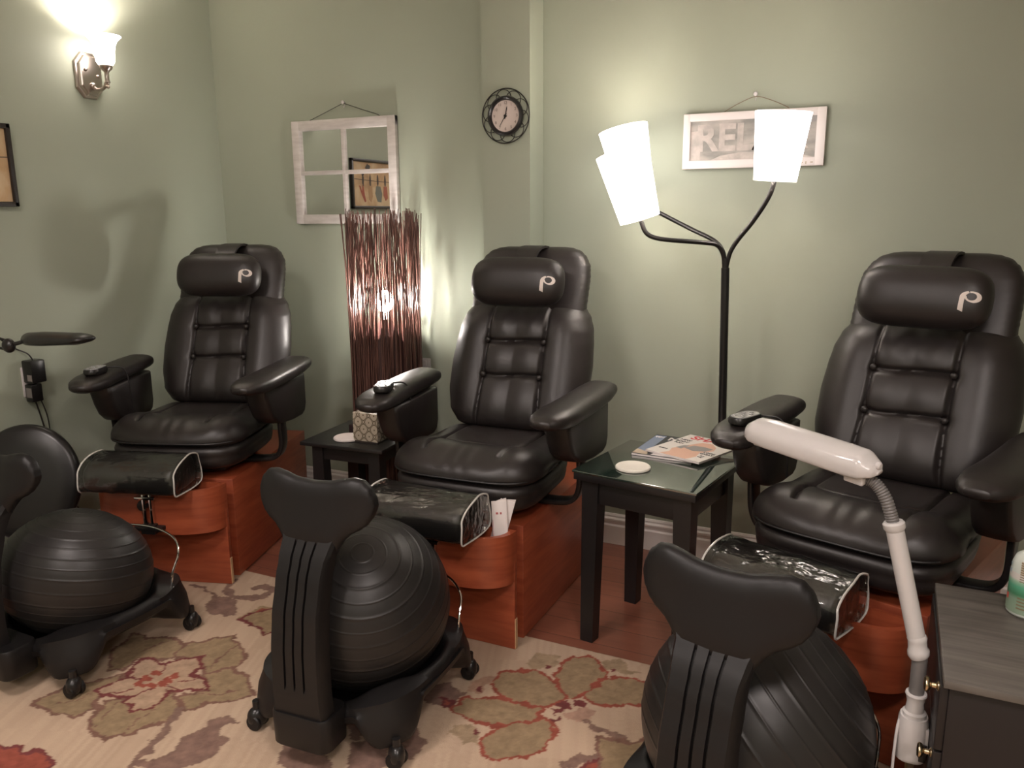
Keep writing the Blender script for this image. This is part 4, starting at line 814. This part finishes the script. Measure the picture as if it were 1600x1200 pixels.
# ------------------------------------------------------------------ wall sconce
def sconce(name, label, loc, rz):
    t = thing(name, label, 'wall lamp', loc, rz)            # built facing +x, wall at x = 0
    oct_ = [(-.030, -.098), (.030, -.098), (.066, -.055), (.066, .055), (.030, .098), (-.030, .098), (-.066, .055), (-.066, -.055)]
    bm = B(); rings = []
    for k, d in ((1.0, 0), (1.0, .008), (.96, .012), (.84, .013), (.80, .026), (.74, .030)): rings.append([Vector((d, y * k, z * (k if k > .9 else k + .04))) for y, z in oct_])
    p = link('backplate', loft(bm, rings), NICKEL, t, angle=15)
    for y, z in ((-.030, .022), (.030, .0)):
        bm = B(); ell(bm, (.032, y, z), .006, .008, .008, 12, 8); link('screw_cap', bm, NICKEL, p)
    bm = B(); tube(bm, [(.03, 0, -.045), (.06, 0, -.062), (.10, 0, -.055), (.122, 0, -.02), (.124, 0, .01)], .0075, 12, smooth_n=6); ell(bm, (.034, 0, -.045), .012, .016, .016, 14, 8); link('arm', bm, NICKEL, t)
    bm = B(); lathe(bm, [(0, -.062), (.006, -.060), (.010, -.052), (.006, -.046), (.008, -.040), (.013, -.034), (.009, -.026), (.010, .004), (.013, .010), (.026, .022), (.028, .034), (.022, .040), (0, .040)], 24, at(.124, 0, 0)); link('finial', bm, NICKEL, t)
    bm = B(); pr = [(.018, .036), (.030, .038), (.038, .05), (.0405, .075), (.042, .095), (.046, .118), (.055, .138), (.068, .152), (.073, .156), (.072, .1575), (.066, .154), (.053, .140), (.044, .118), (.040, .095), (.0385, .075), (.036, .052), (.028, .041), (.018, .039)]
    lathe(bm, pr, 48, at(.124, 0, 0)); s = link('glass_shade', bm, SCONCE_GLASS, t, angle=60)
    bm = B(); ell(bm, (.124, 0, .098), .020, .020, .026, 16, 10); link('bulb', bm, BULBSC, t)
    return t
BULBSC = mat('sconce_bulb', (1, 1, 1), .4, emit=(1, .86, .78), estr=420.)
sconce('wall_sconce', 'lit nickel wall sconce with a white bell glass, high on the left wall', (XL, 2.632, 2.118), 0)

# ------------------------------------------------------------------ things on the walls
# window-pane mirror
mr = thing('pane_mirror', 'white four-pane window frame mirror hanging behind the twig lamp', 'mirror', (-2.505, YB, 1.714))
mw, mh = .310, .252
bm = B(); box(bm, -mw, mw, -.028, -.004, mh - .048, mh, .003); box(bm, -mw, mw, -.028, -.004, -mh, -mh + .046, .003); box(bm, -mw, -mw + .046, -.029, -.004, -mh, mh, .003); box(bm, mw - .046, mw, -.029, -.004, -mh, mh, .003)
link('outer_frame', bm, FRAMEWHITE, mr)
bm = B(); box(bm, -.0085, .0085, -.026, -.008, -mh + .04, mh - .04, .002); box(bm, -mw + .04, mw - .04, -.025, -.008, -.011, .009, .002); link('muntins', bm, FRAMEWHITE, mr)
for sx in (-1, 1):
    for sz in (-1, 1): link('mirror_pane', box(B(), min(sx * .006, sx * (mw - .040)), max(sx * .006, sx * (mw - .040)), -.013, -.008, min(sz * .006, sz * (mh - .042)), max(sz * .006, sz * (mh - .042))), MIRROR, mr, smooth=False)
bm = B(); tube(bm, [(-.205, -.018, mh - .002), (-.19, -.012, mh + .006), (-.1, -.010, mh + .037), (.0, -.012, mh + .070), (.012, -.012, mh + .070), (.11, -.010, mh + .038), (.20, -.012, mh + .010), (.22, -.018, mh - .002)], .0016, 6, smooth_n=4); link('hanging_wire', bm, CABLE, mr)
def hook(label, x, z, m):
    t = thing('picture_hook', label, 'hook', (x, YB, z), 0, 'picture hooks on the back wall')
    bm = B(); lathe(bm, [(0, 0), (.0035, 0), (.0035, .012), (.008, .016), (.009, .022), (.006, .025), (0, .025)], 14, Matrix.Rotation(PI / 2, 4, 'X')); link('pin_head', bm, m, t)
    bm = B(); tube(bm, [(0, -.004, .004), (0, -.005, -.016), (0, -.012, -.024), (0, -.017, -.016)], .0016, 6, smooth_n=4); link('hook_wire', bm, m, t)
hook('clear pin hook above the four-pane mirror', -2.497, 2.042, WHITEPL2)
hook('white pin hook above the RELAX sign', -.545, 1.952, WHITEPL2)

# RELAX sign
rs = thing('relax_sign', 'pale framed RELAX sign hanging behind the floor lamp shades', 'sign', (-.550, YB, 1.783))
w, h = .270, .107
bm = B(); box(bm, -w, w, -.030, -.004, h - .030, h, .003); box(bm, -w, w, -.030, -.004, -h, -h + .033, .003); box(bm, -w, -w + .029, -.0302, -.004, -h, h, .003); box(bm, w - .034, w, -.0302, -.004, -h, h, .003); link('sign_frame', bm, SIGNWHITE, rs)
pm = mat('weathered_grey_print', (.3, .3, .28), .6); colour_noise(pm, (.25, .25, .23), (.50, .46, .42), 9, (1, 1, 2.2), .35, .68, 5)
link('sign_panel', box(B(), -w + .02, w - .02, -.022, -.008, -h + .02, h - .02), pm, rs)
lm = mat('pale_weathered_letters', (.5, .46, .42), .6); colour_noise(lm, (.42, .39, .36), (.60, .54, .50), 25)
bm = B(); add_text(bm, 'RELAX', .140, Matrix.Identity(4), 0, .0045, 1.0); xs_ = [v.co.x for v in bm.verts]; k = .425 / (max(xs_) - min(xs_)); bmesh.ops.transform(bm, matrix=at(0, -.0228, .006) @ UPRIGHT @ Matrix.Diagonal((k, 1, 1, 1)) @ at(-(max(xs_) + min(xs_)) / 2, 0, 0), verts=bm.verts); link('lettering', bm, lm, rs, smooth=False)
bm = B(); prism(bm, [(-.16, -.075), (-.12, -.058), (-.05, -.048), (.03, -.046), (.12, -.052), (.20, -.066), (.236, -.075)], -.0226, -.0218, lambda x, y, d: Vector((x, d, y))); prism(bm, [(-.240, .037), (-.225, .04), (-.2, .04), (-.2, -.072), (-.24, -.072)], -.0226, -.0218, lambda x, y, d: Vector((x, d, y))); link('pale_scroll', bm, lm, rs, smooth=False)
bm = B(); box(bm, .19, .234, -.0226, -.0218, .055, .078); link('grey_corner', bm, GREYINK, rs, smooth=False)
bm = B(); add_text(bm, 'unwind', .014, at(.187, -.0303, -.094) @ UPRIGHT, 0, 0); add_text(bm, '&', .014, at(.215, -.0303, -.094) @ UPRIGHT, 0, 0); add_text(bm, 'rest', .014, at(.240, -.0303, -.094) @ UPRIGHT, 0, 0)
bm.free()
bm = B(); box(bm, .172, .196, -.0304, -.0295, -.096, -.093); box(bm, .205, .208, -.0304, -.0295, -.100, -.090); box(bm, .222, .232, -.0304, -.0295, -.095, -.092); link('small_marks', bm, mat('gilt_print', (.38, .30, .18), .5), rs, smooth=False)
bm = B(); tube(bm, [(-.115, -.018, h - .002), (-.1, -.014, h + .010), (-.05, -.012, h + .035), (.005, -.012, h + .053), (.06, -.012, h + .038), (.12, -.014, h + .010), (.135, -.018, h - .002)], .0013, 6, smooth_n=4); link('hanging_cord', bm, mat('brown_cord', (.22, .15, .10), .7), rs)

# clock on the pillar
ck = thing('wall_clock', 'round clock with a looped black wire rim on the wall pillar', 'clock', (-1.554, PY, 1.912))
F_ = lambda x, y, d: Vector((x, -d, y))
bm = B(); Mq = Matrix.Rotation(PI / 2, 4, 'X')
lathe(bm, [(.062, .004), (.080, .004), (.083, .012), (.080, .024), (.073, .029), (.067, .024), (.065, .015), (.062, .004)], 64, Mq); link('clock_case', bm, LAMPBLACK, ck)
bm = B(); lathe(bm, [(0, .010), (.069, .010), (.069, .013), (0, .013)], 48, Mq); fc = link('clock_face', bm, mat('pinkish_white_dial', (.74, .64, .60), .25, coat=.6, coat_rough=.03), ck)
bm = B()
for k in range(12):
    a = PI / 2 - 2 * PI * (k + 1) / 12; add_text(bm, str(k + 1), .017, at(.053 * math.cos(a), -.0135, .053 * math.sin(a)) @ UPRIGHT, 0, 0, 1, .0003)
link('numerals', bm, mat('faded_brown_ink', (.20, .15, .12), .5), fc, smooth=False)
bm = B()
def hand(bm, deg, ln, w, d):
    a = R(90 - deg); c, s = math.cos(a), math.sin(a)
    prism(bm, [(-.012, -w), (ln * .8, -w * .8), (ln, 0), (ln * .8, w * .8), (-.012, w)], d, d + .0012, lambda x, y, dd: Vector((x * c - y * s, -dd, x * s + y * c)))
hand(bm, 12, .040, .0022, .0145); hand(bm, 212, .052, .0014, .0165); lathe(bm, [(0, .013), (.006, .013), (.006, .019), (0, .019)], 16, Mq); link('hands', bm, LAMPBLACK, ck, smooth=False)
bm = B(); tube(bm, [(.1115 * math.cos(2 * PI * k / 72), -.012, .1115 * math.sin(2 * PI * k / 72)) for k in range(73)], .0024, 8, False)
for k in range(10):
    a0 = 2 * PI * k / 10 + .12; P = []
    for i in range(17):
        t_ = i / 16; a = a0 - .12 + (2 * PI / 10 + .24) * t_; r_ = .082 + .026 * math.sin(PI * t_) ** .7; P.append((r_ * math.cos(a), -.012, r_ * math.sin(a)))
    tube(bm, P, .0018, 6)
link('wire_rim', bm, LAMPBLACK, ck)

# painting on the left wall
pt = thing('framed_painting', 'dark-framed painting of clothes on a line, cut by the left edge of the photo', 'painting', (XL, 1.93, 1.712), PI / 2)   # local x runs along +y, local -y into the room
pw, ph = .297, .165
fr = mat('dark_picture_frame', (.018, .012, .010), .35)
bm = B(); box(bm, -pw, pw, -.026, -.002, ph - .020, ph, .003); box(bm, -pw, pw, -.026, -.002, -ph, -ph + .020, .003); box(bm, -pw, -pw + .020, -.026, -.002, -ph, ph, .003); box(bm, pw - .020, pw, -.026, -.002, -ph, ph, .003); link('picture_frame', bm, fr, pt)
cm = mat('ochre_canvas', (.5, .34, .18), .6)
r_ = colour_noise(cm, (.33, .20, .10), (.66, .52, .33), 4.5, None, .3, .62, 5, .8)
e = r_.color_ramp.elements.new(.48); e.color = (.56, .37, .20, 1)
cv = link('canvas', box(B(), -pw + .012, pw - .012, -.014, -.004, -ph + .012, ph - .012), cm, pt)
PF = lambda x, y, d: Vector((x, -d, y))
def pm_(name, polys, m):
    bm = B()
    for p in polys: prism(bm, p, .0135, .0150, PF)
    link(name, bm, m, cv, smooth=False)
def blob(cx, cy, w, h, n=14, seed=1, jag=.25):
    rn = random.Random(seed); return [(cx + w * math.cos(2 * PI * i / n) * (1 + rn.uniform(-jag, jag)), cy + h * math.sin(2 * PI * i / n) * (1 + rn.uniform(-jag, jag))) for i in range(n)]
DKP = mat('umber_paint', (.045, .030, .022), .5)
def sx_(x): return x       # the mirror shows the far end of the canvas
pm_('painted_line', [[(-pw + .02, .020), (0, .024), (pw - .02, .034), (pw - .02, .030), (0, .020), (-pw + .02, .016)]], DKP)
pm_('painted_pegs', [blob(x, .026, .010, .040, 12, 3 + i, .2) for i, x in enumerate((.165, .080, -.01, -.10, -.19))], DKP)
pm_('painted_leaf', [blob(.105, .108, .030, .026, 16, 9, .45), blob(.165, .062, .012, .012, 10, 5, .4)], DKP)
pm_('painted_red_cloth', [[(.195, -.015), (.212, -.01), (.190, -.06), (.165, -.10), (.150, -.12), (.135, -.115), (.150, -.07), (.160, -.02), (.172, -.005), (.18, -.05)]], mat('rust_paint', (.34, .065, .03), .5))
pm_('painted_tan_cloth', [[(.095, -.01), (.06, -.012), (.055, -.08), (.075, -.12), (.10, -.10), (.105, -.05)]], mat('sienna_paint', (.42, .25, .12), .5))
pm_('painted_grey_cloth', [[(.01, -.01), (-.04, -.012), (-.06, -.06), (-.045, -.12), (.0, -.115), (.025, -.06)]], mat('grey_green_paint', (.16, .17, .14), .5))
pm_('painted_red_shirt', [[(-.08, -.012), (-.12, -.01), (-.13, -.09), (-.10, -.11), (-.075, -.07)]], mat('rust_paint_pale', (.38, .10, .05), .5))
pm_('painted_cream_cloth', [[(-.18, -.01), (-.21, -.01), (-.225, -.09), (-.19, -.11), (-.165, -.08)]], mat('cream_paint', (.55, .43, .28), .5))

# outlet with adapters on the left wall
ol = thing('wall_outlet', 'white wall outlet behind the black adapters on the left wall', 'outlet', (XL, 2.188, .812))
link('cover_plate', box(B(), .0, .006, -.038, .038, -.062, .068, .003), WHITEPL, ol)
for z in (-.02, .028): bm = B(); box(bm, .004, .008, -.016, .016, z - .014, z + .014, .003); link('receptacle', bm, WHITEPL2, ol)
ad = thing('power_adapter', 'large black power adapter in the upper socket of the left wall outlet', 'power adapter', (XL + .0085, 2.188, .858), 0, 'adapters in the left wall outlet'); 
link('body', box(B(), 0, .062, -.035, .030, -.045, .052, .006), PLASTIC_S, ad); link('rating_label', box(B(), .030, .058, -.0356, -.034, -.035, -.008), mat('grey_label', (.25, .22, .21), .5), ad)
bm = B(); tube(bm, [(.04, -.005, .045), (.03, -.02, .08), (-.0, -.05, .105), (.02, -.09, .13), (.03, -.13, .16)], .003, 8, smooth_n=6); link('cord', bm, CABLE, ad)
ad2 = thing('power_adapter', 'small black plug with a grey face below the large adapter', 'power adapter', (XL + .0085, 2.178, .768), 0, 'adapters in the left wall outlet')
link('body', box(B(), 0, .045, -.024, .026, -.038, .038, .005), PLASTIC_S, ad2); link('face_plate', box(B(), .010, .043, -.0248, -.022, -.018, .024), mat('grey_plug_face', (.20, .185, .175), .4), ad2)
bm = B(); tube(bm, [(.022, 0, -.036), (.018, .01, -.06), (.016, .03, -.16), (.012, .052, -.30), (.010, .075, -.42), (.012, .16, -.60), (.020, .25, -.725), (.030, .30, -.755)], .0033, 8, smooth_n=6); link('cord', bm, CABLE, ad2)
bm = B(); tube(bm, [(.030, .02, -.03), (.026, .045, -.12), (.016, .055, -.25), (.012, .062, -.38)], .0026, 8, smooth_n=6); link('cord', bm, CABLE, ad2)
o2 = thing('wall_outlet', 'white wall outlet with a black plug between the twig lamp and the middle chair', 'outlet', (-2.090, YB, .760))
link('cover_plate', box(B(), -.040, .040, -.006, 0, -.058, .046, .003), WHITEPL2, o2)
for z in (-.034, .022): link('receptacle', box(B(), -.017, .017, -.009, -.004, z - .014, z + .014, .003), WHITEPL2, o2)
pg = thing('power_plug', 'black plug in the outlet behind the middle chair', 'plug', (-2.092, YB - .0095, .733))
bm = B(); rings = []
for y, k in ((0, 1), (-.016, 1), (-.024, .8), (-.040, .45)): rings.append([Vector((a * k, y, b * k)) for a, b in rrect(.036, .020, .006, 3)])
link('body', loft(bm, rings), PLASTIC_S, pg)

# ------------------------------------------------------------------ cabinet with knobs and the bottle
cb = thing('cabinet', 'low dark espresso cabinet with small brass knobs at the right edge', 'cabinet', (.152, 1.653, 0))
cw, cd, chh = .50, .474, .60
link('carcass', box(B(), .012, cw, .012, cd - .012, .04, chh - .018, .002), CABSIDE, cb)
link('cabinet_top', box(B(), 0, cw + .01, 0, cd, chh - .018, chh, .003), GREYWOOD, cb)
link('plinth', box(B(), .03, cw - .02, .03, cd - .03, RT + .001, .041), CABSIDE, cb)
for k, (z0, z1) in enumerate(((.435, .578), (.262, .430), (.048, .257))):
    dr = link('drawer_front', box(B(), -.004, .0125, .016, cd - .016, z0, z1, .002), CABSIDE, cb)
    bm = B(); lathe(bm, [(0, 0), (.010, 0), (.010, .003), (.0055, .006), (.005, .014), (.013, .018), (.0155, .022), (.0155, .025), (.012, .028), (0, .029)], 24, at(-.003, .045, (.560, .408, .235)[k]) @ Matrix.Rotation(-PI / 2, 4, 'Y')); link('knob', bm, BRASS, dr)
bt = thing('lotion_bottle', 'green and white lotion bottle on the espresso cabinet', 'bottle', (.334, 2.035, chh + .0003))
bmm = mat('frosted_bottle_plastic', (.56, .60, .55), .3)
bm = B(); lathe(bm, [(0, 0), (.036, .0), (.041, .005), (.042, .015), (.0405, .10), (.0385, .122), (.033, .138), (.022, .147), (.0165, .150), (.0165, .154), (0, .154)], 48); link('bottle_body', bm, bmm, bt)
bm = B(); lathe(bm, [(.0175, .1505), (.0185, .152), (.0185, .186), (.016, .190), (0, .190)], 32); link('cap', bm, mat('pale_green_cap', (.50, .62, .50), .35), bt)
lb = mat('green_bottle_wrap', (.2, .4, .25), .35)
def lblnodes():
    m = lb; tc = N(m, 'ShaderNodeTexCoord'); sp = N(m, 'ShaderNodeSeparateXYZ'); L(m, tc.outputs['Object'], sp.inputs['Vector']); mr_ = N(m, 'ShaderNodeMapRange'); mr_.inputs['From Min'].default_value = 0; mr_.inputs['From Max'].default_value = .105
    L(m, sp.outputs['Z'], mr_.inputs['Value']); rp = N(m, 'ShaderNodeValToRGB'); cr = rp.color_ramp; cr.elements[0].position = 0; cr.elements[0].color = (.03, .16, .06, 1); cr.elements[1].position = 1; cr.elements[1].color = (.62, .58, .54, 1)
    for p, c in ((.06, (.26, .34, .25)), (.42, (.22, .32, .23)), (.52, (.06, .20, .10)), (.70, (.10, .36, .22)), (.80, (.30, .48, .34)), (.86, (.62, .58, .54))): q = cr.elements.new(p); q.color = (*c, 1)
    L(m, mr_.outputs['Result'], rp.inputs['Fac']); L(m, rp.outputs['Color'], bsdf(m).inputs['Base Color'])
lblnodes()
bm = B(); lathe(bm, [(.0424, .010), (.0414, .06), (.0410, .104)], 48); k0 = link('wrap_label', bm, lb, bt)
def arcpatch(bm, a0, a1, z0, z1, r):
    A = [R(a0 + (a1 - a0) * i / 8) for i in range(9)]; lo = [bm.verts.new((r * math.cos(a), r * math.sin(a), z0)) for a in A]; hi = [bm.verts.new((r * math.cos(a), r * math.sin(a), z1)) for a in A]
    for i in range(8): bm.faces.new((lo[i], lo[i + 1], hi[i + 1], hi[i]))
bm = B(); arcpatch(bm, -172, -160, .036, .050, .0428); link('red_dot', bm, mat('red_sticker', (.75, .12, .10), .4), k0)
bm = B()
for i in range(9): arcpatch(bm, -128, -60, .086 + i * .0055, .088 + i * .0055, .0416)
for i in range(4): arcpatch(bm, -128, -62, .022 + i * .008, .0255 + i * .008, .0430)
link('small_print', bm, mat('olive_print', (.22, .17, .10), .5), k0)
bm = B(); arcpatch(bm, -128, -60, .083, .134, .0409); link('tan_panel', bm, mat('tan_label_panel', (.48, .40, .30), .5), k0)
bm = B(); arcpatch(bm, -176, -166, .098, .108, .0412); arcpatch(bm, -178, -170, .114, .122, .0402); link('blue_spots', bm, mat('blue_print', (.30, .42, .50), .5), k0)

# ------------------------------------------------------------------ white task lamp
wl = thing('task_lamp', 'white plastic task lamp with a ribbed gooseneck clamped beside the espresso cabinet', 'task lamp', (.121, 1.80, 0))
def WP(x, z, y=1.80): return Vector((x - .121, y - 1.80, z))
bm = B(); rings = []
for z, k in ((.318, .80), (.322, .95), (.33, 1), (.395, 1.0), (.415, .96), (.424, .88)): rings.append([WP(.116, z) + Vector((a * k, b * k, 0)) for a, b in rrect(.062, .058, .024, 6)])
bd = link('clamp_body', loft(bm, rings), WHITEPL, wl)
link('clamp_jaw', box(B(), .010, .0265, -.020, .020, .345, .405, .002), WHITEPL, bd)
link('dark_slot', box(B(), .010, .024, -.0305, -.024, .332, .372, .001), PLASTIC_S, bd)
bm = B(); lathe(bm, [(.020, .42), (.024, .424), (.024, .432), (.019, .436), (.017, .455), (.020, .470), (.022, .474), (.021, .478), (.013, .478)], 24, at(-.005, 0, 0)); link('lower_collar', bm, WHITEPL, wl)
bm = B(); tube(bm, [WP(.116, .474), WP(.1155, .57)], .0155, 20); link('inner_tube', bm, GREYPL, wl)
bm = B(); tube(bm, [WP(.114, .562), WP(.112, .568), WP(.111, .578), WP(.109, .584), WP(.107, .60), WP(.106, .606), WP(.105, .612)], [.019, .022, .022, .019, .019, .0205, .018], 20); link('collar', bm, WHITEPL2, wl)
bm = B(); tube(bm, [WP(.105, .605), WP(.042, .848)], .0185, 24); tube(bm, [WP(.044, .840), WP(.0425, .846), WP(.040, .856), WP(.039, .860)], [.0185, .0225, .0225, .019], 24); link('upper_tube', bm, WHITEPL2, wl)
bm = B(); P = spline([WP(.042, .845), WP(.034, .872), WP(.020, .908, 1.802), WP(.000, .934, 1.806), WP(-.022, .944, 1.81)], 18); rad = [.0135 if i % 3 else .0115 for i in range(len(P))]
tube(bm, P, rad, 18); link('gooseneck', bm, GREYPL, wl, angle=80)
# lamp head: long rounded housing
A0, A1 = WP(.002, .968, 1.795), WP(-.285, .992, 1.945); ax = (A1 - A0); Lh = ax.length; ax = ax.normalized(); upv = (Vector((.10, -.30, 1)) - ax * ax.dot(Vector((.10, -.30, 1)))).normalized(); sd = ax.cross(upv).normalized()
bm = B(); rings = []
for i in range(41):
    t_ = i / 40; tt = .5 - .5 * math.cos(PI * t_); x = -.004 + (Lh + .008) * tt; w = itp(tt, [(0, .010), (.03, .026), (.10, .038), (.25, .042), (.8, .042), (.93, .038), (.98, .028), (1, .010)]); hh = itp(tt, [(0, .006), (.03, .020), (.12, .038), (.8, .038), (.93, .034), (.985, .022), (1, .006)])
    ring = []
    for k in range(36):
        a = 2 * PI * k / 36; c_ = math.copysign(abs(math.cos(a)) ** .75, math.cos(a)); s_ = math.sin(a); s_ = math.copysign(abs(s_) ** .8, s_) if s_ > 0 else -.45 * abs(s_) ** .5
        ring.append(A0 + ax * x + sd * c_ * w + upv * (s_ * hh - .004))
    rings.append(ring)
hd = link('lamp_head', loft(bm, rings), WHITEPL2, wl, angle=80)
Mh = Matrix((( ax.x, sd.x, upv.x, A0.x), (ax.y, sd.y, upv.y, A0.y), (ax.z, sd.z, upv.z, A0.z), (0, 0, 0, 1)))
bm = B(); box(bm, .055, Lh - .03, -.030, .030, -.022, -.016, .002, Mh); link('light_tube', bm, mat('unlit_tube', (.7, .7, .68), .3), hd)
bm = B(); lathe(bm, [(0, 0), (.008, 0), (.009, .006), (.006, .009), (0, .009)], 16, Mh @ at(.004, 0, .012) @ Matrix.Rotation(-PI / 2, 4, 'Y')); link('switch_button', bm, WHITEPL, hd)
bm = B(); box(bm, .02, .065, -.026, .006, -.036, -.014, .004, Mh); link('neck_joint', bm, WHITEPL, hd)
bm = B(); tube(bm, [Mh @ Vector((.03, 0, -.030)), WP(-.022, .944, 1.81)], .012, 12); link('neck_ferrule', bm, GREYPL, hd)
bm = B(); tube(bm, [WP(.095, .43), WP(.086, .40, 1.785), WP(.083, .35, 1.77), WP(.083, .30, 1.765), WP(.088, .24, 1.765), WP(.10, .14, 1.77), WP(.118, .03, 1.775), WP(.122, .010, 1.776)], .0032, 8, smooth_n=6); link('cord', bm, WHITEPL, wl)

# ------------------------------------------------------------------ black task lamp at the left edge
tl = thing('task_lamp', 'black task lamp with a long flat head above the left wall outlet', 'task lamp', (-3.12, 1.42, 0))
def TP(x, y, z): return Vector((x + 3.12, y - 1.42, z))
k_ = 1.80 / 2.05
bm = B(); lathe(bm, [(0, 0), (.11, 0), (.115, .006), (.11, .02), (.02, .03), (.012, .05), (.012, .82), (0, .82)], 32); link('lamp_stand', bm, LAMPBLACK, tl)
J0 = TP(-3.12, 1.42, .83); J1 = TP(-2.80, 1.78, 1.062)
bm = B(); 
for dz in (.018, -.018): tube(bm, [J0 + Vector((0, 0, dz)), TP(-3.06, 1.56, 1.05 + dz * 1.3), TP(-2.90, 1.74, 1.075 + dz * 1.1), J1 + Vector((.0, .0, dz * .9))], .005, 8, smooth_n=5)
link('twin_arm', bm, LAMPBLACK, tl)
bm = B(); ell(bm, J1, .026, .020, .026, 16, 10); tube(bm, [J1, TP(-2.722, 1.80, 1.082)], .007, 8); link('joint', bm, LAMPBLACK, tl)
bm = B(); rings = []; a0 = TP(-2.735, 1.80, 1.080); a1 = TP(-2.413, 1.80, 1.100); ax2 = (a1 - a0).normalized(); L2 = (a1 - a0).length
for i in range(25):
    tt = .5 - .5 * math.cos(PI * i / 24); w = itp(tt, [(0, .012), (.05, .03), (.2, .048), (.9, .046), (.97, .040), (1, .026)]); hh = itp(tt, [(0, .012), (.05, .025), (.3, .027), (.85, .022), (.97, .014), (1, .008)])
    rings.append([a0 + ax2 * L2 * tt + Vector((0, math.cos(a) * w, .004 + (math.sin(a) * hh if math.sin(a) > 0 else math.sin(a) * hh * .8))) for a in [2 * PI * k / 24 for k in range(24)]])
hd2 = link('lamp_head', loft(bm, rings), PLASTIC_S, tl, angle=80)
bm = B(); tube(bm, [J1, TP(-2.78, 1.80, 1.02), TP(-2.74, 1.90, .99), TP(-2.76, 2.05, 1.0)], .0025, 8, smooth_n=6); bm.free()

# ------------------------------------------------------------------ round-backed stool in the corner
st = thing('stool', 'black stool with a big round back, behind the left ball chair', 'stool', (-3.03, 1.72, 0))
def SP(x, y, z): return Vector((x + 3.03, y - 1.72, z))
c = SP(-3.105, 1.97, .455)
nrm = Vector((.55, -.80, .22)).normalized(); u_ = nrm.cross(Vector((0, 0, 1))).normalized(); v_ = u_.cross(nrm).normalized()
bm = B(); rings = []
for k, d in ((.0, .020), (.6, .019), (.88, .014), (.96, .008), (1.0, -.004), (1.0, -.020), (.97, -.028), (.9, -.030), (.0, -.030)):
    rings.append([c + (u_ * math.cos(a) * .205 + v_ * math.sin(a) * .235) * max(k, .001) + nrm * d for a in [2 * PI * j / 64 for j in range(64)]])
link('round_back', loft(bm, rings), PLASTIC_S, st, angle=50)
bm = B(); tube(bm, [c - nrm * .028 + v_ * -.05, c - nrm * .05 - v_ * .15, SP(-3.05, 1.93, .20), SP(-3.04, 1.86, .16), SP(-3.03, 1.74, .15)], .014, 10, smooth_n=6); link('back_stem', bm, PLASTIC_S, st)
bm = B(); lathe(bm, [(0, .16), (.15, .16), (.165, .175), (.17, .20), (.16, .225), (.12, .235), (0, .235)], 48); link('seat', bm, LEATHER, st)
bm = B(); lathe(bm, [(0, .05), (.02, .05), (.02, .16), (0, .16)], 16); link('stem', bm, CHROME, st)
bm = B()
for k in range(5): a = 2 * PI * k / 5; tube(bm, [(0, 0, .06), (.16 * math.cos(a), .16 * math.sin(a), .05)], .012, 8)
link('star_base', bm, PLASTIC_S, st)
for k in range(5):
    a = 2 * PI * k / 5; bm = B(); ell(bm, (.16 * math.cos(a), .16 * math.sin(a), .0225), .022, .018, .0225, 14, 8); link('caster', bm, PLASTIC_S, st)

# ------------------------------------------------------------------ unseen round lights on the ceiling, added as fill
def fill_light(label, x, y, strength):
    t = thing('added_fill_light', label, 'added fill light', (x, y, ZC), 0, 'added overhead fill lights')
    k = 1.75
    bm = B(); lathe(bm, [(.16 * k, 0), (.175 * k, 0), (.175 * k, -.03), (.165 * k, -.035), (.16 * k, -.03), (.16 * k, 0)], 48); link('rim', bm, WHITEPL, t)
    bm = B(); lathe(bm, [(0, -.05), (.08 * k, -.046), (.14 * k, -.032), (.159 * k, -.012), (.159 * k, 0), (0, 0)], 48); link('diffuser', bm, mat('fill_light_diffuser', (.9, .88, .85), .5, emit=(1, .885, .84), estr=strength / k / k), t)
fill_light('added round fill light over the rug, left of centre', -1.7, .35, FILL_L)
fill_light('added round fill light over the rug, right of centre', .35, .25, FILL_R)
fill_light('added round fill light far behind the camera, left of centre', -1.3, -1.5, FILL_L * 1.25)
fill_light('added round fill light far behind the camera, right of centre', 1.1, -1.4, FILL_L * 1.25)
# ------------------------------------------------------------------ world, camera
w = bpy.data.worlds.new('room_world'); sc.world = w; w.use_nodes = True
w.node_tree.nodes['Background'].inputs['Color'].default_value = (.02, .018, .017, 1)
cam = bpy.data.cameras.new('camera'); co = bpy.data.objects.new('camera', cam); col.objects.link(co); sc.camera = co
cam.sensor_width = 36; cam.sensor_fit = 'HORIZONTAL'; cam.lens = 1260 / 1600 * 36; cam.clip_start = .05
Mr = ((.9044698, .4264845, -.0067357), (-.0815744, .1884563, .9786878), (-.4186645, .8846441, -.2052433))
co.matrix_world = Matrix(((Mr[0][0], Mr[1][0], -Mr[2][0], 0), (Mr[0][1], Mr[1][1], -Mr[2][1], 0), (Mr[0][2], Mr[1][2], -Mr[2][2], 1.5), (0, 0, 0, 1)))
sc.view_settings.view_transform = 'Standard'; sc.view_settings.look = 'None'; sc.view_settings.gamma = 1; sc.view_settings.use_curve_mapping = False
sc.view_settings.exposure = EXPO
sc.cycles.max_bounces = 8; sc.cycles.transparent_max_bounces = 12; sc.cycles.sample_clamp_indirect = 6
